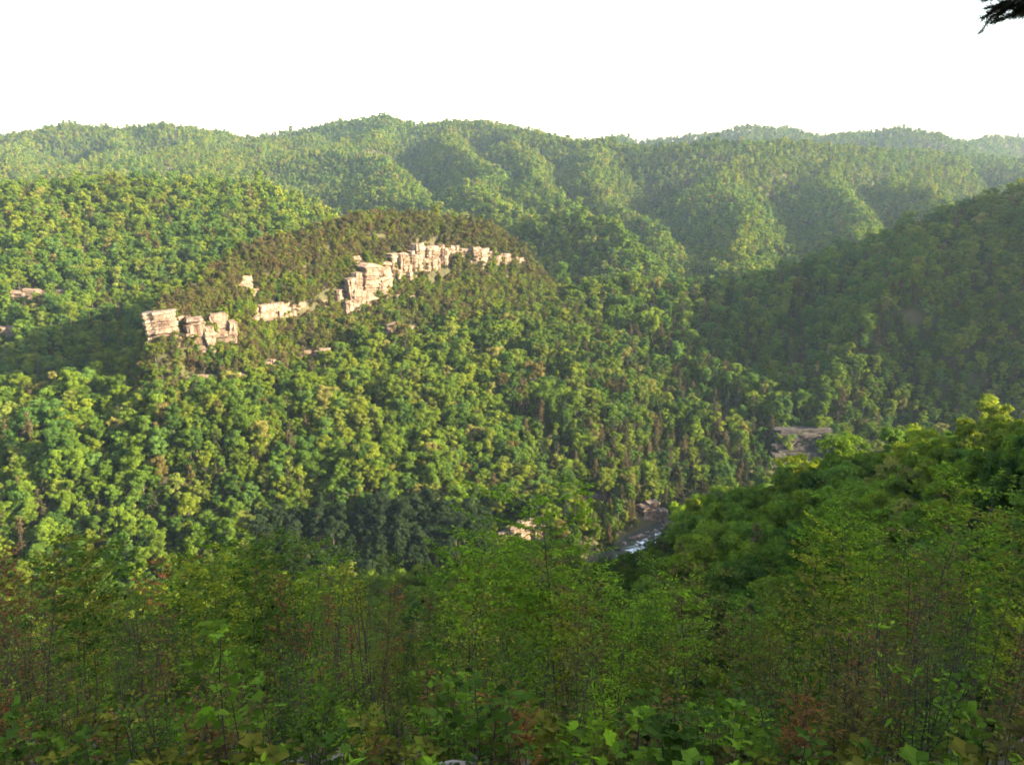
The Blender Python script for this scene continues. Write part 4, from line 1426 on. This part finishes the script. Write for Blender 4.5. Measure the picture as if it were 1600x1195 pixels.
def zone_mix(px):
    """which plants and colours grow where along the hillside"""
    sp = np.array([.34, .32, .10, .14, .08, .02]); tn = {'green': .32, 'bright green': .18, 'deep green': .14, 'olive': .18, 'reddish brown': .04, 'yellow green': .06, 'dull brown green': .08}
    if px < 130 or 200 < px < 320:
        sp = np.array([.22, .22, .12, .10, .30, .04]); tn['reddish brown'] += .16; tn['dull brown green'] += .12
    if 440 < px < 640:
        sp = np.array([.10, .22, .16, .20, .20, .12]); tn['olive'] += .2; tn['reddish brown'] += .10; tn['dull brown green'] += .1
    if 640 < px < 960:
        sp = np.array([.42, .32, .06, .12, .06, .02]); tn['bright green'] += .25; tn['green'] += .2
    if 1000 < px < 1150:
        sp = np.array([.2, .28, .08, .28, .14, .02]); tn['olive'] += .6; tn['yellow green'] += .15; tn['dull brown green'] += .15
    if 1290 < px < 1440:
        sp = np.array([.12, .16, .06, .14, .50, .02]); tn['reddish brown'] += .40; tn['dull brown green'] += .12
    if px > 1530:
        tn['olive'] += .2; tn['dull brown green'] += .2
    k = list(tn); w = np.array([tn[q] for q in k])
    return sp / sp.sum(), k, w / w.sum()


def band(count, y0, y1, hmin_py, spread, low_py, dark=0.0, amp=32):
    for i in range(count):
        px = -40 + (i + rgN.uniform(-.6, 1.6)) * (1680 / count)
        wave = float(vnoise(px / 52.0, y0 * 3.7, 77))
        if wave < -.5 and rgN.random() < .6:
            continue
        Y = math.exp(rgN.uniform(math.log(y0), math.log(y1)))
        sp, k, w = zone_mix(px)
        st = styles[rgN.choice(6, p=sp)]
        tn = k[rgN.choice(len(k), p=w)]
        if st == 'dry' and rgN.random() < .5:
            tn = ['reddish brown', 'dull brown green', 'olive'][rgN.integers(0, 3)]
        if dark == 0 and st in ('maple', 'oval') and tn in ('green', 'bright green', 'yellow green', 'deep green') and rgN.random() < .55:
            st = 'lush'
        if dark > .3 and st == 'maple' and rgN.random() < .75:
            st = ['oval', 'narrow', 'round', 'dry'][rgN.integers(0, 4)]
        if rgN.random() < dark:  # deeper leaf colours on the nearest rows stand in for shade low down
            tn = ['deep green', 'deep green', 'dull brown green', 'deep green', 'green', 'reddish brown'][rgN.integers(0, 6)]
        top = np.interp(px, ENV_X, ENV_Y) - 14 + hmin_py + abs(rgN.normal(0, spread)) - amp * wave
        plant(px, Y, min(top, low_py), st, tn, rgN)


band(48, 34, 62, 22, 30, 1000, amp=45)
band(84, 20, 34, 6, 48, 1040, amp=52)
band(92, 12, 20, 18, 66, 1060, amp=52)
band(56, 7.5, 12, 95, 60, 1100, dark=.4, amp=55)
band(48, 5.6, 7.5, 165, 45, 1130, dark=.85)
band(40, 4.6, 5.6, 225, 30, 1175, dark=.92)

# the ones that stand out
plant(872, 16, 758, 'lush', 'bright green', rgN, 'tallest bright green sapling rising past the pale river bank')
plant(1468, 10.5, 868, 'whip', 'yellow green', rgN, 'bare stemmed sapling with a yellow green tuft, left one of the two whips')
plant(1502, 10.0, 890, 'whip', 'green', rgN, 'bare stemmed sapling with a green tuft, right one of the two whips')
plant(1415, 22, 760, 'round', 'yellow green', rgN, 'airy yellow green sapling in front of the shaded right spur')
plant(1290, 20, 795, 'lush', 'green', rgN, 'full green sapling left of the airy yellow one')
plant(1075, 17, 875, 'round', 'olive', rgN, 'tall olive brown sapling right under the near spur toe')
plant(1480, 24, 770, 'lush', 'bright green', rgN, 'dense bright green sapling on the right near the shaded spur')
plant(725, 15, 868, 'lush', 'bright green', rgN, 'dense bright green sapling left of the pale river bank')
plant(790, 18, 842, 'lush', 'green', rgN, 'dense green sapling just left of the tallest one')
plant(330, 18, 858, 'lush', 'bright green', rgN, 'dense bright green sapling below the left towers')
plant(395, 21, 862, 'lush', 'green', rgN, 'dense green sapling left of the upright stems')
plant(1235, 17, 838, 'lush', 'deep green', rgN, 'dense deep green sapling left of the full green one')
plant(1555, 22, 790, 'lush', 'olive', rgN, 'dense olive sapling near the right edge')
plant(270, 6.2, 1020, 'dry', 'reddish brown', rgN, 'rusty brown twiggy shrub left of the front maple')
plant(1390, 15, 860, 'dry', 'reddish brown', rgN, 'rusty twiggy shrub in the thicket right of centre')
plant(90, 12, 880, 'dry', 'reddish brown', rgN, 'rusty twiggy shrub near the left edge')
for k_, (px, Y, tp) in enumerate(((455, 10.5, 885), (472, 11.5, 880), (487, 10.0, 900), (505, 12.0, 878), (520, 10.8, 905), (548, 11.0, 920), (582, 10.2, 905), (600, 11.6, 890))):
    plant(px, Y, tp, 'whip', ['olive', 'yellow green', 'reddish brown'][k_ % 3], rgN, f'{["leftmost", "second", "third", "fourth", "fifth", "sixth", "seventh", "rightmost"][k_]} thin stemmed sapling in the row of upright stems')

single_out(near_plants)
# plants at the viewer's feet whose leaves can be told apart: every leaf is a part
LEAF_ME = {}
for nm, tpl in (('maple', MAPLE), ('oval', OVAL), ('narrow', NARROW)):
    LEAF_ME[nm] = []
    for q in range(3):
        T = tpl[0].copy(); T[:, 2] += np.random.default_rng(q).normal(0, .03, len(T)); T[:, 1] *= 1 + .1 * (q - 1)
        LEAF_ME[nm].append(mesh_np('leaf', T, tpl[1], [M_LEAF_NEAR], np.full(len(T), .3 + .2 * q)))


def front_plant(px, Y, h, kind_, leaf, tint, label, seed, n_max=210, **kw):
    rg = np.random.default_rng(seed)
    x = (px - 800) / FPX * (Y * math.cos(PITCH) + (0.74 * Y + 1.5) * math.sin(PITCH))
    z = float(terrain(np.array([x]), np.array([Y]))[0])
    mb, P, D, Nn = sapling_skeleton(rg, h, **kw)
    t = thing('maple_seedling' if kind_ == 'maple' else 'leafy_seedling', label, 'sapling', (x, Y, z - .02), rg.uniform(0, 6.28), 'front row seedlings with large leaves')
    link('stem', mb.mesh('seedling_stem', [M_TWIG], smooth=True), t)
    k = np.arange(len(P))
    if len(k) > n_max:
        k = rg.choice(k, n_max, replace=False)
    D = norm(D); Nn = norm(Nn - D * (Nn * D).sum(-1, keepdims=True)); B = np.cross(Nn, D)
    base = np.array(TINTS[tint])
    for i in k:
        s = leaf * rg.uniform(.45, 1.0)
        o = bpy.data.objects.new('leaf', LEAF_ME[kind_][rg.integers(0, 3)])
        o.parent = t
        M = Matrix(((D[i][0], B[i][0], Nn[i][0], P[i][0]), (D[i][1], B[i][1], Nn[i][1], P[i][1]), (D[i][2], B[i][2], Nn[i][2], P[i][2]), (0, 0, 0, 1)))
        o.matrix_local = M @ Matrix.Diagonal((s, s, s, 1))
        o['tint'] = [float(q) for q in base * rg.uniform(.7, 1.3)]
        COL.objects.link(o)
    return t


KW = dict(first=.25, spacing=.06, length=.34, angle=.95, twigs=1, gap=.07, droop=.3)
front_plant(375, 5.0, 1.35, 'maple', .115, 'green', 'green maple seedling with big lobed leaves, centre left front', 51, **KW)
front_plant(450, 4.6, 0.95, 'maple', .09, 'green', 'lower maple seedling close beside the big lobed one', 52, **KW)
front_plant(520, 4.4, 0.55, 'maple', .095, 'deep green', 'dark little maple seedling right of the two front maples', 53, **KW)
front_plant(915, 4.3, 0.65, 'maple', .10, 'bright green', 'pale green maple seedling at the bottom centre', 54, **KW)
front_plant(985, 4.7, 0.7, 'maple', .10, 'green', 'green maple seedling right of the bottom centre', 55, **KW)
front_plant(640, 4.2, 0.5, 'oval', .09, 'olive', 'small olive oval leaved seedling by the rocks', 56, **KW)
front_plant(800, 4.6, 0.8, 'narrow', .12, 'deep green', 'dark narrow leaved seedling at the bottom centre', 57, **KW)
front_plant(1120, 4.8, 0.75, 'maple', .095, 'green', 'maple seedling under the olive saplings', 58, **KW)
front_plant(1400, 5.2, 0.95, 'narrow', .12, 'green', 'narrow leaved plant in front of the two whips', 59, **KW)
front_plant(1225, 4.6, 0.6, 'oval', .10, 'deep green', 'dark oval leaved seedling at the bottom right', 60, **KW)
front_plant(1330, 7.0, 1.5, 'narrow', .13, 'bright green', 'bright narrow leaved plant left of the reddish thicket', 61, **KW)
front_plant(180, 4.6, 0.6, 'oval', .10, 'deep green', 'dark oval leaved seedling at the bottom left', 62, **KW)
front_plant(60, 4.8, 0.7, 'maple', .09, 'deep green', 'dark maple seedling in the bottom left corner', 63, **KW)
front_plant(1530, 4.7, 0.6, 'maple', .09, 'dull brown green', 'brownish maple seedling in the bottom right corner', 64, **KW)


# ------------------------------------------------------------------ undergrowth on the near ground
def scatter(name, label, pts, tints, sizes, turns, models, meshes, tilt=None):
    col = bpy.data.collections.new(name + '_models')
    for k, m_ in enumerate(meshes):
        col.objects.link(bpy.data.objects.new(f'sprig_model_{k:02d}', m_))
    me = bpy.data.meshes.new(name)
    me.vertices.add(len(pts)); me.vertices.foreach_set('co', pts.astype(np.float32).ravel())
    a = me.attributes.new('tint', 'FLOAT_COLOR', 'POINT'); a.data.foreach_set('color', np.concatenate([tints, np.ones((len(pts), 1))], 1).astype(np.float32).ravel())
    a = me.attributes.new('size', 'FLOAT', 'POINT'); a.data.foreach_set('value', sizes.astype(np.float32))
    a = me.attributes.new('turn', 'FLOAT', 'POINT'); a.data.foreach_set('value', turns.astype(np.float32))
    a = me.attributes.new('model', 'INT', 'POINT'); a.data.foreach_set('value', models.astype(np.int32))
    return instance_points(name, label, me, col)


sprigs = []
for q in range(5):
    tpl = (OVAL, NARROW, MAPLE_LOW, ROUND, OVAL)[q]
    cm, sm, H_, nl = sapling_proto(3000 + q, .38, tpl, (.055, .08, .07, .045, .05)[q], stems=4, first=.25, spacing=.06, length=.5, twigs=1, gap=.06, angle=.8)
    j = bpy.data.meshes.new('sprig')
    import bmesh
    bm = bmesh.new(); bm.from_mesh(cm); nf = len(bm.faces); bm.from_mesh(sm)
    bm.faces.ensure_lookup_table()
    for f_ in bm.faces[nf:]:
        f_.material_index = 1
    bm.to_mesh(j); bm.free()
    j.materials.append(M_LEAF_NEAR); j.materials.append(M_TWIG)
    sprigs.append(j)
dry = []
for q in range(2):
    rg = np.random.default_rng(3100 + q)
    mb = MB()
    for k in range(14):
        a_ = rg.uniform(0, 6.28); L = rg.uniform(.15, .55); tl = rg.uniform(.2, 1.3)
        b0 = np.array([*rg.normal(0, .12, 2), -.03]); d_ = np.array([math.cos(a_) * math.sin(tl), math.sin(a_) * math.sin(tl), math.cos(tl)])
        mb.tube(np.stack([b0, b0 + d_ * L * .5, b0 + d_ * L + np.array([0, 0, -.1 * L])]), [.004, .003, .001], 3)
    dry.append(mb.mesh('dry_sprig', [M_TWIG_PALE]))

gx, gy = [], []
for (y0, y1, s_) in ((3.2, 5, .26), (5, 9, .36), (9, 16, .62), (16, 30, 1.0)):
    x_, y_ = jitter_grid(-1.1 * y1 - 3, 1.1 * y1 + 3, y0, y1, s_)
    gx.append(x_); gy.append(y_)
gx = np.concatenate(gx); gy = np.concatenate(gy)
gz = terrain(gx, gy)
ng_ = len(gx)
tk = rng.choice(5, ng_, p=[.3, .22, .22, .14, .12])
tt = np.array([TINTS[q] for q in ('green', 'deep green', 'olive', 'dull brown green', 'bright green')])[tk] * rng.uniform(.7, 1.2, (ng_, 1))
md = rng.choice(7, ng_, p=[.17, .19, .14, .17, .13, .10, .10])
scatter('undergrowth', 'low leafy undergrowth and dry stalks on the near hillside', np.stack([gx, gy, gz - .02], 1), tt, rng.uniform(.5, 1.15, ng_) * (1 + gy / 30), rng.uniform(0, 6.28, ng_), md, sprigs + dry)


# ------------------------------------------------------------------ rocks and dead wood among the shrubs
def near_rock(px, Y, w, d, h, label, seed, turn=0.0):
    rg = np.random.default_rng(seed)
    x = (px - 800) / FPX * (Y * math.cos(PITCH) + (0.74 * Y + 1.5) * math.sin(PITCH))
    z = float(terrain(np.array([x]), np.array([Y]))[0])
    me = rock_block(w, d, h, rg, levels=5, n=12, strata=.12, top_round=.25, name='ledge_rock', mat=M_ROCK_NEAR)
    o = link('ledge_rock', me, None, (x, Y, z - h * .35))
    o.rotation_euler = (rg.normal(0, .1), rg.normal(0, .1), turn)
    o['label'] = label; o['category'] = 'rock'


M_ROCK_NEAR = rock_material('pinkish_ledge_rock', (0.09, 0.07, 0.06), (0.22, 0.16, 0.135), (0.33, 0.26, 0.23), scale=2.2, bump=.5)
near_rock(525, 4.9, .45, .5, .40, 'pinkish flat rock showing between the front seedlings', 71, .3)
near_rock(700, 4.8, .55, .4, .30, 'grey pink rock at the bottom, right of the front maples', 72, .1)
near_rock(620, 4.1, .3, .3, .34, 'small upright grey rock at the bottom edge', 73, .8)


def dead_branch(px, Y, L, turn, label, seed):
    rg = np.random.default_rng(seed)
    x = (px - 800) / FPX * (Y * math.cos(PITCH) + (0.74 * Y + 1.5) * math.sin(PITCH))
    z = float(terrain(np.array([x]), np.array([Y]))[0])
    t = np.linspace(0, 1, 7)
    mb = MB()
    main = np.stack([t * L, np.cumsum(rg.normal(0, .03 * L, 7)), .05 + .22 * L * t - .1 * L * t ** 2], 1)
    mb.tube(main, .014 * (1 - .7 * t) + .003, 6)
    for k in range(5):
        f = rg.uniform(.25, .9)
        b0 = np.array([np.interp(f, t, main[:, c]) for c in range(3)])
        d_ = norm(np.array([.7, rg.choice([-1, 1]) * .7, rg.uniform(-.1, .6)]))
        l_ = L * rg.uniform(.18, .4)
        mb.tube(np.stack([b0, b0 + d_ * l_ * .5 + rg.normal(0, .02, 3), b0 + d_ * l_]), [.006, .004, .002], 5)
    o = link('dead_branch', mb.mesh('dead_branch', [M_TWIG_PALE], smooth=True), None, (x, Y, z - .02))
    o.rotation_euler = (0, 0, turn)
    o['label'] = label; o['category'] = 'branch'


dead_branch(1500, 6.0, 1.3, .4, 'pale dead branch lying under the two whips', 81)
dead_branch(640, 4.6, .9, 2.6, 'grey dead branch lying beside the small upright rock', 82)


# ------------------------------------------------------------------ the pine whose branch hangs into the upper right corner
def build_pine():
    rg = np.random.default_rng(91)
    bx_, by_ = 8.6, 8.4
    z0 = float(terrain(np.array([bx_]), np.array([by_]))[0])
    root = thing('pine_tree', 'pine tree whose dark needled branch hangs into the upper right corner', 'pine tree', (bx_, by_, z0))
    zb = CAM_H - z0
    H = zb + 7.5
    t = np.linspace(0, 1, 9)
    mb = MB(); mb.tube(np.stack([.25 * np.sin(t * 3), .1 * t, -.4 + t * (H + .4)], 1), .17 * (1 - .85 * t) + .01, 9)
    link('trunk', mb.mesh('pine_trunk', [M_BARK], smooth=True), root)
    def branch(p0, p1, sag, twig_n, seed):
        rg = np.random.default_rng(seed)
        q = np.linspace(0, 1, 9)
        p0 = np.array(p0); p1 = np.array(p1)
        bp = p0 + (p1 - p0) * q[:, None] + np.array([0, 0, -sag]) * (np.sin(q * math.pi))[:, None]
        m2 = MB(); m2.tube(bp, .035 * (1 - .85 * q) + .003, 6)
        NP, ND = [], []
        for k in range(twig_n):
            f = rg.uniform(.3, 1) ** .8
            b0 = np.array([np.interp(f, q, bp[:, c]) for c in range(3)])
            ax = norm(p1 - p0)
            d_ = norm(ax * .7 + rg.normal(0, .55, 3) + np.array([0, 0, -.1]))
            l_ = rg.uniform(.12, .42)
            e = b0 + d_ * l_ + np.array([0, 0, -.04])
            m2.tube(np.stack([b0, (b0 + e) / 2 + rg.normal(0, .01, 3), e]), [.005, .004, .0025], 4)
            nn = 170
            ff = rg.uniform(.35, 1.0, nn)
            NP.append(b0 + (e - b0) * ff[:, None]); ND.append(norm(d_ * .75 + rg.normal(0, .5, (nn, 3))))
        o = link('branch', m2.mesh('pine_branch', [M_TWIG], smooth=True), root)
        P = np.concatenate(NP); D = np.concatenate(ND)
        T = (np.array([[0, .035, 0], [0, -.035, 0], [1, 0, 0]]), np.array([[0, 1, 2]]))
        V, F, a = leaf_mesh_data(T, P, D, rg.normal(size=P.shape), rg.uniform(.06, .105, len(P)), np.clip(rg.normal(.5, .2, len(P)), 0, 1))
        ne = link('needles', mesh_np('pine_needles', V, F, [M_NEEDLE], a), o, kind='stuff')
    def loc(px, py, Y):
        x, y, z = at(px, py, Y)
        return (x - bx_, y - by_, z - z0)
    branch((0.1, .05, zb + 2.3), loc(1562, 6, 8.6), -.15, 90, 92)
    branch((0.1, .05, zb + 2.0), loc(1612, 8, 8.9), -.1, 100, 93)
    branch((0.1, .05, zb + 2.9), loc(1600, -40, 8.4), -.1, 90, 94)
    branch((0.1, .05, zb + 3.6), (2.2, .9, zb + 3.2), .1, 30, 95)
    branch((0.1, .05, zb + 4.4), (-1.3, -1.6, zb + 4.3), .1, 30, 96)
    branch((0.1, .05, zb + 5.2), (.8, -1.8, zb + 5.4), .1, 30, 97)
    branch((0.1, .05, zb + 6.2), (-1.0, 1.1, zb + 6.8), .0, 30, 98)
    branch((0.1, .05, zb + 6.9), (.9, .8, zb + 7.6), .0, 30, 99)


M_NEEDLE = leaf_material('pine_needles', tint=(0.05, 0.048, 0.034), trans=.15)
build_pine()
print('NEAR', len(near_plants), 'labels', len(set(q[0] for q in near_plants)))

# ------------------------------------------------------------------ haze
def build_haze():
    m, nt, out = new_mat('evening_haze')
    v = N(nt, 'ShaderNodeVolumePrincipled')
    v.inputs['Color'].default_value = (0.56, 0.78, 1.0, 1)
    v.inputs['Density'].default_value = 0.00005
    v.inputs['Anisotropy'].default_value = 0.25
    nt.links.new(v.outputs[0], out.inputs['Volume'])
    x0, x1, y0, y1, z0, z1 = -3900, 3900, -800, 3900, -8, 350
    V = [(x, y, z) for z in (z0, z1) for y in (y0, y1) for x in (x0, x1)]
    F = [(0, 2, 3, 1), (4, 5, 7, 6), (0, 1, 5, 4), (2, 6, 7, 3), (0, 4, 6, 2), (1, 3, 7, 5)]
    me = bpy.data.meshes.new('haze'); me.from_pydata(V, [], F); me.materials.append(m)
    return link('haze', me, kind='stuff', label='thin pale evening haze over the gorge', category='haze')


build_haze()
